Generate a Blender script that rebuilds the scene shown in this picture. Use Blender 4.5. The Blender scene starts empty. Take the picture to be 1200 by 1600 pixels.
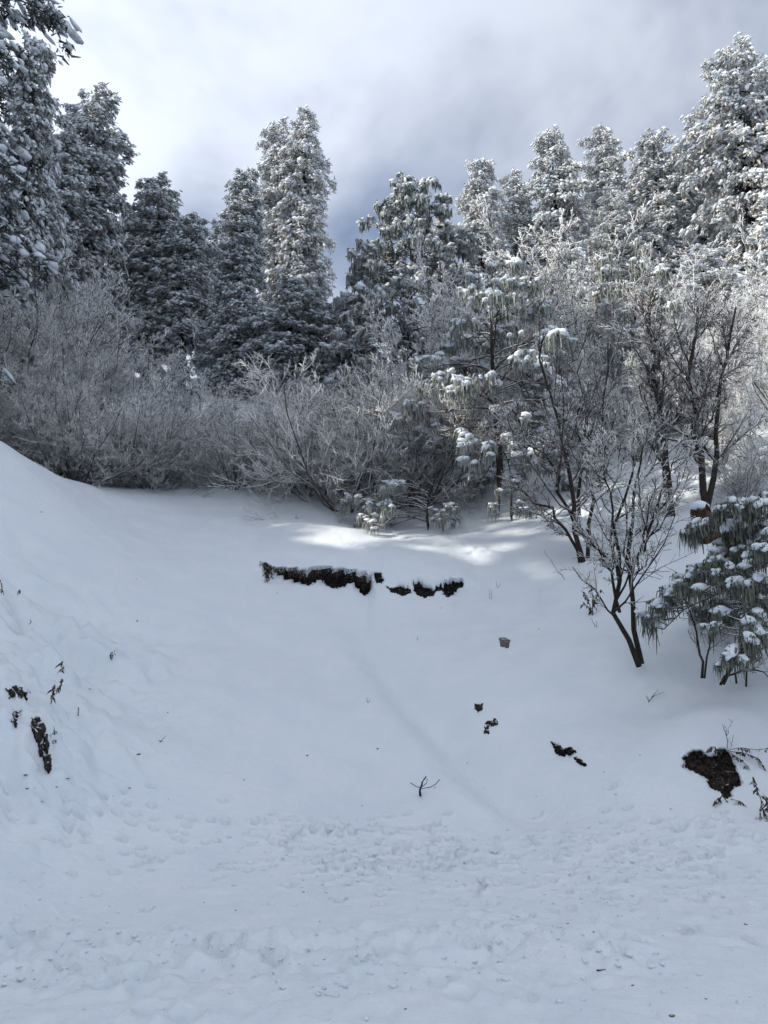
import bpy, math, random
import numpy as np
from mathutils import Vector

# ------------------------------------------------------------------ camera, sky, sun, exposure
SC = bpy.context.scene
COL = SC.collection
F = 1244.0                       # focal length in photo pixels (1200 x 1600)
PITCH = math.radians(12.0)
CAM_Z = 1.6
cam_d = bpy.data.cameras.new('camera')
cam_d.sensor_fit = 'VERTICAL'
cam_d.sensor_height = 24.0
cam_d.lens = 12.0 * F / 800.0
cam_d.clip_start = 0.05
cam_d.clip_end = 3000
cam = bpy.data.objects.new('camera', cam_d)
cam.location = (0, 0, CAM_Z)
cam.rotation_euler = (math.radians(90) + PITCH, 0, 0)
COL.objects.link(cam)
SC.camera = cam

SUN_AZ = math.radians(110)        # to the left of straight ahead
SUN_EL = math.radians(33)
SUN_DIR = Vector((-math.sin(SUN_AZ) * math.cos(SUN_EL), math.cos(SUN_AZ) * math.cos(SUN_EL), math.sin(SUN_EL)))
sun_d = bpy.data.lights.new('sun', 'SUN')
sun_d.energy = 5.0
sun_d.angle = math.radians(0.6)
sun_d.color = (1.0, 0.92, 0.79)
sun = bpy.data.objects.new('sun', sun_d)
sun.rotation_euler = SUN_DIR.to_track_quat('Z', 'Y').to_euler()
sun.location = (-60, 20, 60)
COL.objects.link(sun)

world = bpy.data.worlds.new('World')
SC.world = world
world.use_nodes = True
nt = world.node_tree
N, L = nt.nodes, nt.links
N.clear()
def nd(t, **kw):
    n = N.new(t)
    for k, v in kw.items():
        setattr(n, k, v)
    return n
out = nd('ShaderNodeOutputWorld')
sky = nd('ShaderNodeTexSky', sky_type='NISHITA', sun_disc=False, sun_elevation=SUN_EL,
         sun_rotation=-SUN_AZ, altitude=2400.0, air_density=1.0, dust_density=0.6, ozone_density=1.5)
bg_sky = nd('ShaderNodeBackground'); bg_sky.inputs['Strength'].default_value = 0.15
L.new(sky.outputs[0], bg_sky.inputs['Color'])
tc = nd('ShaderNodeTexCoord')
mp = nd('ShaderNodeMapping'); mp.inputs['Location'].default_value = (0.3, 0.1, 0.0); mp.inputs['Scale'].default_value = (1.0, 1.0, 1.25)
L.new(tc.outputs['Generated'], mp.inputs['Vector'])
def noise(vec, scale, detail, rough, dist=0.0):
    n = nd('ShaderNodeTexNoise')
    n.inputs['Scale'].default_value = scale; n.inputs['Detail'].default_value = detail
    n.inputs['Roughness'].default_value = rough; n.inputs['Distortion'].default_value = dist
    L.new(vec, n.inputs['Vector'])
    return n.outputs['Fac']
def mth(op, a, b=None, c=None, clamp=False):
    n = nd('ShaderNodeMath', operation=op); n.use_clamp = clamp
    for i, v in enumerate((a, b, c)):
        if v is None: continue
        if isinstance(v, (int, float)): n.inputs[i].default_value = v
        else: L.new(v, n.inputs[i])
    return n.outputs[0]
def dotv(d):
    n = nd('ShaderNodeVectorMath', operation='DOT_PRODUCT')
    L.new(tc.outputs['Generated'], n.inputs[0]); n.inputs[1].default_value = d
    return n.outputs['Value']
def rayv(px, py):
    r = (px - 600) / F; u = (800 - py) / F
    return Vector((r, math.cos(PITCH) - u * math.sin(PITCH), math.sin(PITCH) + u * math.cos(PITCH)))
n1 = noise(mp.outputs[0], 2.3, 5, 0.52, 0.35)
n2 = noise(mp.outputs[0], 6.5, 3, 0.55, 0.4)
cloud = mth('ADD', mth('MULTIPLY', n1, 0.75), mth('MULTIPLY', n2, 0.25))
# gaps in the cloud deck where the blue shows
gap = None
for (px, py, rad, amp) in ((655, 340, 0.13, 0.21), (630, 140, 0.12, 0.07), (300, 345, 0.07, 0.26), (560, 380, 0.12, .10)):
    d = rayv(px, py).normalized()
    c = mth('SUBTRACT', 1.0, dotv(d))
    g = mth('MULTIPLY', mth('POWER', 2.718, mth('MULTIPLY', c, -1.0 / (rad * rad * 0.5))), amp)
    gap = g if gap is None else mth('ADD', gap, g)
cov = nd('ShaderNodeMapRange'); cov.interpolation_type = 'SMOOTHSTEP'
cov.inputs['From Min'].default_value = 0.16; cov.inputs['From Max'].default_value = 0.52
L.new(mth('SUBTRACT', cloud, gap), cov.inputs['Value'])
cs = mth('MAXIMUM', dotv(SUN_DIR), 0.0)
glow = mth('ADD', mth('MULTIPLY', mth('POWER', cs, 5.0), 0.50), mth('MULTIPLY', mth('POWER', cs, 1.5), 0.16))
n3 = noise(mp.outputs[0], 3.2, 3, 0.5, 0.2)
lobe = mth('POWER', mth('MAXIMUM', dotv(rayv(60, 40).normalized()), 0.0), 9.0)     # thinnest, brightest part of the cloud deck
bright = mth('ADD', mth('ADD', mth('MULTIPLY', lobe, 0.42), mth('ADD', glow, 0.69)), mth('MULTIPLY', n3, 0.18))
ccol = nd('ShaderNodeMix', data_type='RGBA')
ccol.inputs['A'].default_value = (0.79, 0.86, 1.0, 1); ccol.inputs['B'].default_value = (0.97, 0.985, 1.0, 1)
L.new(mth('MULTIPLY', glow, 2.0, clamp=True), ccol.inputs['Factor'])
bg_c = nd('ShaderNodeBackground')
L.new(ccol.outputs['Result'], bg_c.inputs['Color']); L.new(bright, bg_c.inputs['Strength'])
mixw = nd('ShaderNodeMixShader')
L.new(mth('MULTIPLY_ADD', cov.outputs[0], 0.97, 0.03, clamp=True), mixw.inputs[0])
L.new(bg_sky.outputs[0], mixw.inputs[1]); L.new(bg_c.outputs[0], mixw.inputs[2])
L.new(mixw.outputs[0], out.inputs['Surface'])

SC.view_settings.view_transform = 'Standard'
SC.view_settings.look = 'None'
SC.view_settings.exposure = 0.0
SC.view_settings.gamma = 1.0
SC.view_settings.use_curve_mapping = False
SC.cycles.max_bounces = 4
SC.cycles.diffuse_bounces = 2
SC.cycles.glossy_bounces = 1
SC.cycles.use_light_tree = False
SC.cycles.use_adaptive_sampling = True
SC.cycles.adaptive_threshold = 0.05
SC.cycles.use_denoising = True

# ------------------------------------------------------------------ helpers
RNG = np.random.default_rng(7)

def hash2(ix, iy, seed):
    h = (ix.astype(np.int64) * 374761393 + iy.astype(np.int64) * 668265263 + seed * 974711) & 0x7fffffff
    h = ((h ^ (h >> 13)) * 1274126177) & 0x7fffffff
    h = h ^ (h >> 16)
    return (h & 0xffff) / 65535.0
def vnoise(x, y, seed=0):
    ix = np.floor(x); iy = np.floor(y)
    fx = x - ix; fy = y - iy
    fx = fx * fx * fx * (fx * (fx * 6 - 15) + 10); fy = fy * fy * fy * (fy * (fy * 6 - 15) + 10)
    a = hash2(ix, iy, seed); b = hash2(ix + 1, iy, seed); c = hash2(ix, iy + 1, seed); d = hash2(ix + 1, iy + 1, seed)
    return (a * (1 - fx) + b * fx) * (1 - fy) + (c * (1 - fx) + d * fx) * fy - 0.5
def fbm(x, y, octs=4, seed=0, gain=0.5):
    s = 0; a = 1.0
    for o in range(octs):
        s = s + a * vnoise(x, y, seed + o * 17)
        x = x * 2.03 + 5.1; y = y * 2.03 + 1.7; a *= gain
    return s
def sstep(a, b, x):
    t = np.clip((x - a) / (b - a), 0, 1)
    return t * t * (3 - 2 * t)

CP, SP = math.cos(PITCH), math.sin(PITCH)
def pt(px, py, Y):
    """world point on the sight line of a photo pixel at depth Y"""
    r = (px - 600) / F; u = (800 - py) / F
    t = Y / (CP - u * SP)
    return np.array([r * t, Y, CAM_Z + t * (SP + u * CP)])

# ---- terrain: a smooth surface through surveyed points
CTRL = [(0, 1600, None), (600, 1600, None), (1200, 1600, None), (0, 1450, None), (300, 1450, None), (600, 1450, None), (900, 1450, None), (1200, 1450, None),
        (600, 1380, 6.85), (900, 1380, 6.85), (300, 1370, 6.9), (100, 1370, 6.6), (1150, 1360, 7.0),
        (600, 1300, 8.0), (350, 1300, 7.8), (150, 1300, 7.3), (1100, 1300, 7.6), (800, 1290, 8.2),
        (1110, 1180, 8.7), (1190, 1200, 8.5), (985, 1030, 10.5), (1100, 1060, 10.0), (1190, 1060, 9.9), (880, 1170, 9.5), (960, 1120, 9.7),
        (650, 1230, 8.9), (650, 1100, 11.0), (650, 1000, 13.0), (650, 930, 14.5), (500, 925, 14.5), (400, 930, 14.2), (760, 1050, 11.6), (800, 930, 14.3),
        (450, 1100, 10.6), (500, 1000, 12.9), (820, 1010, 12.2), (900, 1000, 11.9), (800, 1120, 10.4),
        (650, 890, 15.0), (500, 880, 15.0), (400, 880, 15.1), (600, 840, 17.0), (600, 815, 18.6), (470, 800, 18.6), (780, 815, 18.0), (870, 820, 16.8),
        (370, 765, 20.5), (250, 772, 19.6), (150, 800, 16.0), (0, 690, 15.0), (60, 730, 15.6), (120, 752, 17.6),
        (0, 860, 11.8), (0, 1000, 9.5), (0, 1200, 7.2), (100, 1200, 7.6), (80, 1100, 8.3), (200, 1100, 9.6), (150, 950, 11.6), (200, 900, 13.0), (300, 1000, 12.0), (300, 1200, 8.7), (300, 870, 15.2),
        (910, 870, 14.6), (1046, 808, 15.6), (1105, 800, 15.1), (1100, 850, 13.2), (1190, 860, 12.6), (1190, 700, 18.5), (1000, 760, 18.2),
        (320, 612, 42.0), (100, 570, 36.0), (600, 625, 38.0), (470, 612, 42.0), (850, 600, 36.0), (1050, 560, 36.0), (1180, 540, 36.0), (750, 620, 40.0)]
pts = []
for px, py, Y in CTRL:
    if Y is None:
        u = (800 - py) / F; t = CAM_Z / -(SP + u * CP); Y = t * (CP - u * SP)
    pts.append(pt(px, py, Y))
pts += [np.array(p, float) for p in (
    (-6, 2, 0.05), (0, 0, 0), (6, 2, 0), (-9, -6, 0.2), (0, -8, 0), (9, -6, -.2), (0, -30, -2), (25, -25, -2), (-30, -25, 10),
    (-13, 8, 7), (-20, 10, 14), (-11, 14, 8.0), (-9.0, 16.8, 6.5), (-10.2, 19.5, 6.9), (-12.0, 23, 8.6), (-18, 21, 12.5), (-30, 0, 17), (-32, 15, 23), (-34, 30, 28), (-34, 50, 29), (-20, 40, 21), (-60, 20, 22), (-60, 50, 24), (-60, -20, 12),
    (10, 10, 1.9), (16, 12, 4.5), (16, 20, 9), (25, 25, 13), (30, 40, 21), (22, 48, 22), (45, 30, 18), (50, 60, 22),
    (0, 50, 17.5), (-10, 48, 17.8), (0, 62, 14), (-20, 65, 18), (20, 65, 18), (0, 80, 9), (-40, 85, 12), (40, 85, 12), (0, 110, 0))]
PP = np.array(pts)
def U(r2):
    return 0.5 * r2 * np.log(np.maximum(r2, 1e-9))
n = len(PP)
d2 = ((PP[:, None, :2] - PP[None, :, :2]) ** 2).sum(-1)
A = np.zeros((n + 3, n + 3))
A[:n, :n] = U(d2) + np.eye(n) * 0.35
A[:n, n] = 1; A[:n, n + 1:] = PP[:, :2]
A[n, :n] = 1; A[n + 1:, :n] = PP[:, :2].T
W = np.linalg.solve(A, np.concatenate([PP[:, 2], np.zeros(3)]))
def tps(x, y):
    x = np.asarray(x, float); y = np.asarray(y, float)
    r = W[n] + W[n + 1] * x + W[n + 2] * y
    for i in range(n):
        r = r + W[i] * U((x - PP[i, 0]) ** 2 + (y - PP[i, 1]) ** 2)
    return r

LX = (np.array([395, 412, 430, 460, 485, 500, 545, 575, 588, 600, 625, 660, 690, 710, 726, 745]) - 600) / F * 15.1
LA = .45 * np.array([0, .10, .17, .20, .20, .22, .22, .24, .16, .08, .14, .16, .16, .20, .14, 0])        # lip rise
LB = np.array([0, .05, .13, .19, .14, .22, .18, .33, .10, .05, .10, .14, .13, .22, .08, 0])        # scoop below
LYX = np.array([-2.6, -2.0, -1.0, 0, .6, 1.7]); LYY = np.array([15.0, 14.9, 14.85, 14.75, 14.7, 14.8])
GULY = np.array([8.0, 8.6, 9.2, 9.9, 11.0, 12.2, 14.0]); GULX = np.array([1.45, 1.15, .85, .62, .18, -.3, -.9])
def lip_y(x):
    return np.interp(x, LYX, LYY)
def height(x, y):
    x = np.asarray(x, float); y = np.asarray(y, float)
    h = tps(x, y)
    far = sstep(40, 75, np.hypot(x, y))
    # drifts and undulation
    m = sstep(6.5, 9.0, y) * (1 - far)
    h = h + m * (0.16 * fbm(x * 0.45, y * 0.33, 3, 3) + 0.035 * fbm(x * 1.6, y * 1.3, 3, 9))
    h = h + far * 2.0 * fbm(x * .07, y * .07, 3, 2)
    # left bank: lumpy, undercut snow
    lb = sstep(-2.0, -3.6, x) * sstep(6.2, 7.2, y) * sstep(13.0, 10.0, y)
    h = h + lb * (0.34 * fbm(x * 1.9 + y, y * 2.4, 4, 31) + 0.13 * fbm(x * 6, y * 7, 3, 37))
    # the undercut ledge across the slope
    yl = lip_y(x)
    a = np.interp(x, LX, LA, 0, 0); b = np.interp(x, LX, LB, 0, 0)
    s = sstep(-0.05, 0.05, y - yl)
    h = h + a * s * np.exp(-np.maximum(y - yl, 0) / 0.9) - b * (1 - s) * np.exp(np.minimum(y - yl, 0) / 0.55)
    # a shallow runnel down the middle of the gully
    cx_ = np.interp(y, GULY, GULX); ms_ = sstep(7.9, 8.8, y) * sstep(14.6, 12.5, y); dx_ = x - cx_
    h = h + ms_ * (0.10 * np.exp(-((dx_ + .30) / .38) ** 2) - 0.15 * np.exp(-((dx_ - .28) / .36) ** 2) + .10 * np.exp(-((dx_ - 1.5) / .8) ** 2))
    h = h - 0.22 * np.exp(-(((x - 3.2) / 1.1) ** 2 + ((y - 10.1) / .8) ** 2))
    # mound over the earth scar on the right
    h = h + 0.22 * np.exp(-(((x - 3.65) / .55) ** 2 + ((y - 9.0) / .45) ** 2))
    # ploughed rim and trodden snow of the track in front
    rim = np.exp(-((y - 5.35 - 0.16 * np.sin(x * 1.3 + .5)) / 0.36) ** 2) * sstep(2.2, 0.6, x)
    h = h + rim * (0.05 + 0.17 * fbm(x * 1.6, y * 2.2, 4, 51, .6))
    return h
def ripple(x, y):
    """fine relief that only the snow sheet needs"""
    near = sstep(13.0, 6.0, y)
    tro = sstep(7.6, 6.2, y + 0.35 * fbm(x * .8, y, 2, 71) * 2)
    pat = sstep(-.12, .22, fbm(x * .9 + 3, y * 1.1, 3, 61))
    lum = np.clip(fbm(x * 7.5, y * 8.5, 3, 77, .6), -.35, .12)
    rimm = np.exp(-((y - 5.35 - 0.16 * np.sin(x * 1.3 + .5)) / 0.5) ** 2) * sstep(2.4, 0.8, x)
    h = tro * (0.12 + .35 * pat + 1.0 * rimm) * 0.085 * lum
    h = h + tro * (.3 * pat + rimm) * 0.09 * np.minimum(np.abs(fbm(x * 3.1, y * 3.7, 3, 83)) - .12, .05)
    h = h + near * (0.012 * fbm(x * 9, y * 9, 3, 91) + .006 * fbm(x * 3, y * 22, 2, 93) * sstep(1.0, 2.5, x))
    # wrinkled patch under the rocks in the middle
    w = np.exp(-(((x - 1.6) / .9) ** 2 + ((y - 9.8) / 1.3) ** 2))
    h = h + w * 0.018 * fbm(x * 2.0 + y, y * 13 + x * 4, 2, 97)
    return h
# pits punched by clods that dropped from the branches
def pits():
    r = np.random.default_rng(11)
    P = []
    def scatter(n_, cx, cy, sx, sy, rad):
        for _ in range(n_):
            px = cx + r.normal() * sx; py = cy + r.normal() * sy
            P.append((px, py, rad * r.uniform(.9, 1.6)))
    scatter(85, 560, 1340, 60, 28, .022); scatter(75, 680, 1345, 70, 26, .022); scatter(70, 860, 1350, 90, 30, .022)
    scatter(90, 1040, 1345, 90, 42, .024); scatter(50, 480, 1300, 70, 15, .02); scatter(60, 300, 1330, 170, 40, .018)
    scatter(50, 800, 1420, 260, 40, .018); scatter(30, 100, 1260, 80, 30, .02)
    for px, py, q in ((398, 1306, .035), (411, 1308, .04), (427, 1314, .04), (458, 1282, .03), (490, 1282, .03), (610, 1303, .045), (653, 1328, .035), (807, 1337, .045),
                      (734, 1359, .04), (788, 1352, .04), (864, 1373, .045), (620, 1330, .03), (575, 1358, .035), (537, 1345, .04), (1108, 1397, .03), (530, 1305, .03), (1190, 1416, .05),
                      (1060, 1295, .05), (230, 1420, .03), (342, 1472, .05), (20, 1465, .07), (45, 1458, .06), (90, 1500, .06), (160, 760, .1), (165, 785, .08), (55, 782, .07), (217, 908, .05)):
        P.append((px, py, q))
    for px, py, q in ((215, 1530, .085), (255, 1500, .09), (300, 1482, .10), (345, 1478, .09), (400, 1480, .06), (425, 1492, .05), (232, 1545, .07), (170, 1545, .05), (30, 1470, .07), (60, 1465, .05), (100, 1505, .06), (700, 1475, .05), (735, 1480, .05),
                      (690, 1530, .06), (720, 1555, .05), (560, 1500, .04), (600, 1480, .05), (910, 1480, .04), (790, 1520, .04), (240, 1580, .06), (285, 1590, .05), (520, 1520, .045), (820, 1560, .04)):
        P.append((px, py, q))
    return P

NS = 900
def hit(px, py, tmin=2.5, tmax=90.0):
    """where the sight line of a photo pixel meets the ground"""
    r = (px - 600) / F; u = (800 - py) / F
    dy = CP - u * SP; dz = SP + u * CP
    t = np.geomspace(tmin, tmax, NS)
    for _ in range(2):
        z = CAM_Z + t * dz; g = height(r * t, dy * t)
        k = np.nonzero(z <= g)[0]
        if len(k) == 0: return None
        i = max(1, k[0])
        t = np.linspace(t[i - 1], t[i], 60)
    tt = t[30]
    return np.array([r * tt, dy * tt, float(height(r * tt, dy * tt))])

def hits(pxs, pys, tmin=2.5, tmax=40.0, ns=160):
    pxs = np.asarray(pxs, float); pys = np.asarray(pys, float)
    r = ((pxs - 600) / F)[:, None]; u = ((800 - pys) / F)[:, None]
    dy = CP - u * SP; dz = SP + u * CP
    t = np.repeat(np.geomspace(tmin, tmax, ns)[None], len(pxs), 0)
    for _ in range(2):
        g = height(r * t, dy * t); below = (CAM_Z + t * dz) <= g
        i = np.maximum(below.argmax(1), 1); ok = below.any(1)
        a_ = np.take_along_axis(t, (i - 1)[:, None], 1); b_ = np.take_along_axis(t, i[:, None], 1)
        t = a_ + (b_ - a_) * np.linspace(0, 1, 30)[None]
    tt = t[:, 15:16]
    out_ = np.concatenate([r * tt, dy * tt, height(r * tt, dy * tt)], 1)
    return out_[ok], ok

# ---- mesh building
class MB:
    def __init__(s):
        s.v = []; s.f = {3: [], 4: []}; s.n = 0
    def add(s, V, Fa):
        V = np.asarray(V, float).reshape(-1, 3); Fa = np.asarray(Fa)
        s.f[Fa.shape[1]].append(Fa + s.n); s.v.append(V); s.n += len(V)
        return s
    def mesh(s, name, mat, smooth=True):
        me = bpy.data.meshes.new(name)
        V = np.concatenate(s.v) if s.v else np.zeros((0, 3))
        T = np.concatenate(s.f[3]) if s.f[3] else np.zeros((0, 3), int)
        Q = np.concatenate(s.f[4]) if s.f[4] else np.zeros((0, 4), int)
        me.vertices.add(len(V)); me.vertices.foreach_set('co', V.astype(np.float32).ravel())
        nl = T.size + Q.size
        me.loops.add(nl); me.polygons.add(len(T) + len(Q))
        me.loops.foreach_set('vertex_index', np.concatenate([T.ravel(), Q.ravel()]).astype(np.int32))
        st = np.concatenate([np.arange(len(T)) * 3, T.size + np.arange(len(Q)) * 4]).astype(np.int32)
        me.polygons.foreach_set('loop_start', st)
        me.polygons.foreach_set('use_smooth', np.full(len(T) + len(Q), smooth))
        me.materials.append(mat)
        me.update(calc_edges=True)
        me.validate()
        return me
def link(name, data, parent=None, loc=None):
    o = bpy.data.objects.new(name, data)
    COL.objects.link(o)
    if parent is not None: o.parent = parent
    if loc is not None: o.location = loc
    return o
def tag(o, label, cat=None, group=None, kind=None):
    o['label'] = label
    if cat: o['category'] = cat
    if group: o['group'] = group
    if kind: o['kind'] = kind
    return o
def unit(v):
    return v / np.maximum(np.linalg.norm(v, axis=-1, keepdims=True), 1e-9)

def tubes(mb, P, R, k=3):
    """P (N,n,3) polylines, R (N,n) radii"""
    Nn, m, _ = P.shape
    T = unit(np.gradient(P, axis=1))
    ref = np.where(np.abs(T[..., 2:3]) > 0.9, np.array([1., 0, 0]), np.array([0, 0, 1.]))
    A_ = unit(np.cross(T, ref)); B_ = np.cross(T, A_)
    a = np.arange(k) / k * 2 * np.pi
    V = P[:, :, None] + R[:, :, None, None] * (A_[:, :, None] * np.cos(a)[:, None] + B_[:, :, None] * np.sin(a)[:, None])
    i = np.arange(m - 1)[:, None] * k; j = np.arange(k)[None]; j2 = (j + 1) % k
    q = np.stack([i + j, i + j2, i + k + j2, i + k + j], -1).reshape(-1, 4)
    Fq = (q[None] + (np.arange(Nn) * m * k)[:, None, None]).reshape(-1, 4)
    mb.add(V, Fq)
    cap = np.arange(k) + (m - 1) * k
    if k == 3: mb_f = cap[None] + (np.arange(Nn) * m * k)[:, None]; mb.f[3].append(mb_f + mb.n - Nn * m * k)
OCT_V = np.array([[1, 0, 0], [0, 1, 0], [-1, 0, 0], [0, -1, 0], [0, 0, 1], [0, 0, -1.]])
OCT_F = np.array([[0, 1, 4], [1, 2, 4], [2, 3, 4], [3, 0, 4], [1, 0, 5], [2, 1, 5], [3, 2, 5], [0, 3, 5]])
def subdiv(V, Fa):
    V = [tuple(v) for v in V]; cache = {}; out_ = []
    def mid(a, b):
        k = (min(a, b), max(a, b))
        if k not in cache:
            p = np.array(V[a]) + np.array(V[b]); p = p / np.linalg.norm(p); cache[k] = len(V); V.append(tuple(p))
        return cache[k]
    for a, b, c in Fa:
        x, y, z = mid(a, b), mid(b, c), mid(c, a)
        out_ += [(a, x, z), (x, b, y), (z, y, c), (x, y, z)]
    return np.array(V), np.array(out_)
OC2 = subdiv(OCT_V, OCT_F); OC3 = subdiv(*OC2); OC4 = subdiv(*OC3); OC5 = subdiv(*OC4)
def blobs(mb, C, R, yaw, tilt=None, jit=0.2, base=(OCT_V, OCT_F), rng=RNG):
    """C (N,3) centres, R (N,3) radii, yaw (N,), tilt (N,): slope of the long axis"""
    BV, BF = base
    V = BV[None] * R[:, None] * (1 + rng.uniform(-jit, jit, (len(C), len(BV), 1)))
    if tilt is not None:
        V[..., 2] += V[..., 0] * np.tan(tilt)[:, None]
    c, s = np.cos(yaw)[:, None], np.sin(yaw)[:, None]
    X = V[..., 0] * c - V[..., 1] * s; Y_ = V[..., 0] * s + V[..., 1] * c
    V = np.stack([X, Y_, V[..., 2]], -1) + C[:, None]
    mb.add(V, (BF[None] + (np.arange(len(C)) * len(BV))[:, None, None]).reshape(-1, 3))
def quads(mb, P0, D, Wd, taper=0.35):
    """single leaf quads from P0 along D with half width vectors Wd"""
    V = np.stack([P0 - Wd, P0 + Wd, P0 + D + Wd * taper, P0 + D - Wd * taper], 1)
    mb.add(V, np.arange(len(P0) * 4).reshape(-1, 4))
def ribbons(mb, P0, P1, P2, Wd):
    V = np.stack([P0 - Wd * .8, P0 + Wd * .8, P1 + Wd, P1 - Wd, P2 + Wd * .3, P2 - Wd * .3], 1)
    b = np.array([[0, 1, 2, 3], [3, 2, 4, 5]])
    mb.add(V, (b[None] + (np.arange(len(P0)) * 6)[:, None, None]).reshape(-1, 4))

# ------------------------------------------------------------------ materials
def mat(name):
    m = bpy.data.materials.new(name); m.use_nodes = True
    t = m.node_tree
    b = t.nodes['Principled BSDF']
    return m, t, b
def tnoise(t, scale, detail=4, rough=.55, coord='Object'):
    c = t.nodes.new('ShaderNodeTexCoord'); x = t.nodes.new('ShaderNodeTexNoise')
    x.inputs['Scale'].default_value = scale; x.inputs['Detail'].default_value = detail; x.inputs['Roughness'].default_value = rough
    t.links.new(c.outputs[coord], x.inputs['Vector'])
    return x.outputs['Fac']
def tmap(t, v, a, b, lo=0.0, hi=1.0):
    r = t.nodes.new('ShaderNodeMapRange'); r.interpolation_type = 'SMOOTHSTEP'
    r.inputs['From Min'].default_value = a; r.inputs['From Max'].default_value = b
    r.inputs['To Min'].default_value = lo; r.inputs['To Max'].default_value = hi
    t.links.new(v, r.inputs['Value'])
    return r.outputs[0]
def tmix(t, f, a, b):
    r = t.nodes.new('ShaderNodeMix'); r.data_type = 'RGBA'
    if f is not None: t.links.new(f, r.inputs['Factor'])
    for k, v in (('A', a), ('B', b)):
        if isinstance(v, tuple): r.inputs[k].default_value = (*v, 1)
        else: t.links.new(v, r.inputs[k])
    return r.outputs['Result']
def tmath(t, op, a, b):
    r = t.nodes.new('ShaderNodeMath'); r.operation = op
    for i, v in enumerate((a, b)):
        if isinstance(v, (int, float)): r.inputs[i].default_value = v
        else: t.links.new(v, r.inputs[i])
    return r.outputs[0]
def tnz(t):
    g = t.nodes.new('ShaderNodeNewGeometry'); s = t.nodes.new('ShaderNodeSeparateXYZ')
    t.links.new(g.outputs['Normal'], s.inputs[0])
    return s.outputs['Z']
def tbump(t, b, h, strength, dist):
    u = t.nodes.new('ShaderNodeBump'); u.inputs['Strength'].default_value = strength; u.inputs['Distance'].default_value = dist
    t.links.new(h, u.inputs['Height']); t.links.new(u.outputs[0], b.inputs['Normal'])
def finish(b, rough, spec=0.25):
    b.inputs['Roughness'].default_value = rough; b.inputs['Specular IOR Level'].default_value = spec

def snow_mat(name, fine):
    m, t, b = mat(name)
    c = tmix(t, tmap(t, tnoise(t, 1.7, 5), .3, .7), (0.69, 0.755, 0.83), (0.735, 0.79, 0.85))
    t.links.new(c, b.inputs['Base Color']); finish(b, .55, .2)
    h = tmath(t, 'ADD', tmath(t, 'MULTIPLY', tnoise(t, fine, 5, .65), 1.0), tmath(t, 'MULTIPLY', tnoise(t, fine * 5, 3, .6), .35))
    if fine > 10:
        g = t.nodes.new('ShaderNodeNewGeometry'); sp = t.nodes.new('ShaderNodeSeparateXYZ'); t.links.new(g.outputs['Position'], sp.inputs[0])
        msk = tmath(t, 'MULTIPLY', tmap(t, sp.outputs['Y'], 7.2, 8.8, 1.0, 0.0), tmap(t, tnoise(t, 1.0, 4, .6), .46, .64, .06, 1.0))
        pit = tmath(t, 'MULTIPLY', tmap(t, tnoise(t, 23, 3, .6), .60, .74), msk)
        h = tmath(t, 'SUBTRACT', h, tmath(t, 'MULTIPLY', pit, .55))
    tbump(t, b, h, .6, .022)
    return m
M_SNOW = snow_mat('snow_ground', 11.0)
M_CAP = snow_mat('snow_on_branches', 7.0)

def needle_mat(name, dark, pale, a, bb, scale):
    m, t, b = mat(name)
    f = tmap(t, tnoise(t, scale, 3), a, bb)
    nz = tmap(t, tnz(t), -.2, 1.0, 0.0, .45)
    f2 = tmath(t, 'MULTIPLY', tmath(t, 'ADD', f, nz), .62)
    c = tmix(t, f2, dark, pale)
    t.links.new(c, b.inputs['Base Color']); finish(b, .75, .2)
    return m
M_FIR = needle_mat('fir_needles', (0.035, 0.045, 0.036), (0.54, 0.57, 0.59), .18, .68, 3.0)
M_FIR_SUNLIT = needle_mat('sunlit_rimed_fir_needles', (0.07, 0.075, 0.06), (0.80, 0.80, 0.79), -.05, .50, 3.0)  # rimed needles whitened further for the firs in sun; sunlight put into the colour
M_PINE_C = needle_mat('blue_pine_needles', (0.028, 0.042, 0.038), (0.50, 0.54, 0.55), .15, .75, 3.0)
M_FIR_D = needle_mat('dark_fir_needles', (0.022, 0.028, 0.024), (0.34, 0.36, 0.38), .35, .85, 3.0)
M_PINE = needle_mat('pine_needles', (0.045, 0.055, 0.042), (0.52, 0.55, 0.54), .15, .75, 9.0)
M_PINE_N = needle_mat('near_pine_needles', (0.040, 0.048, 0.030), (0.38, 0.39, 0.37), .30, .80, 14.0)

def wood_mat(name, dark, frost, lo, hi, nscale):
    """bark with frost and snow clinging to the upper side"""
    m, t, b = mat(name)
    v = tmath(t, 'ADD', tnz(t), tmath(t, 'MULTIPLY', tmath(t, 'SUBTRACT', tnoise(t, nscale, 3), .5), 1.6))
    f = tmap(t, v, lo, hi)
    bark = tmix(t, tmap(t, tnoise(t, 30, 4), .3, .7), dark, tuple(x * 2.0 for x in dark))
    t.links.new(tmix(t, f, bark, frost), b.inputs['Base Color']); finish(b, .85, .15)
    return m
M_BARK = wood_mat('dark_bark', (0.022, 0.018, 0.016), (.78, .80, .83), .75, 1.15, 4.0)
M_TWIG = wood_mat('rimed_twig', (0.050, 0.048, 0.045), (.80, .83, .86), -.8, .30, 6.0)
M_TWIG_D = wood_mat('thinly_rimed_twig', (0.040, 0.034, 0.031), (.78, .80, .83), -.1, .7, 6.0)
M_TWIG_R = wood_mat('half_rimed_twig', (0.050, 0.043, 0.039), (.80, .82, .84), -.55, .45, 6.0)
M_TWIG_W = wood_mat('thickly_rimed_twig', (0.05, 0.045, 0.042), (.80, .82, .85), -.9, .25, 6.0)

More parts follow.
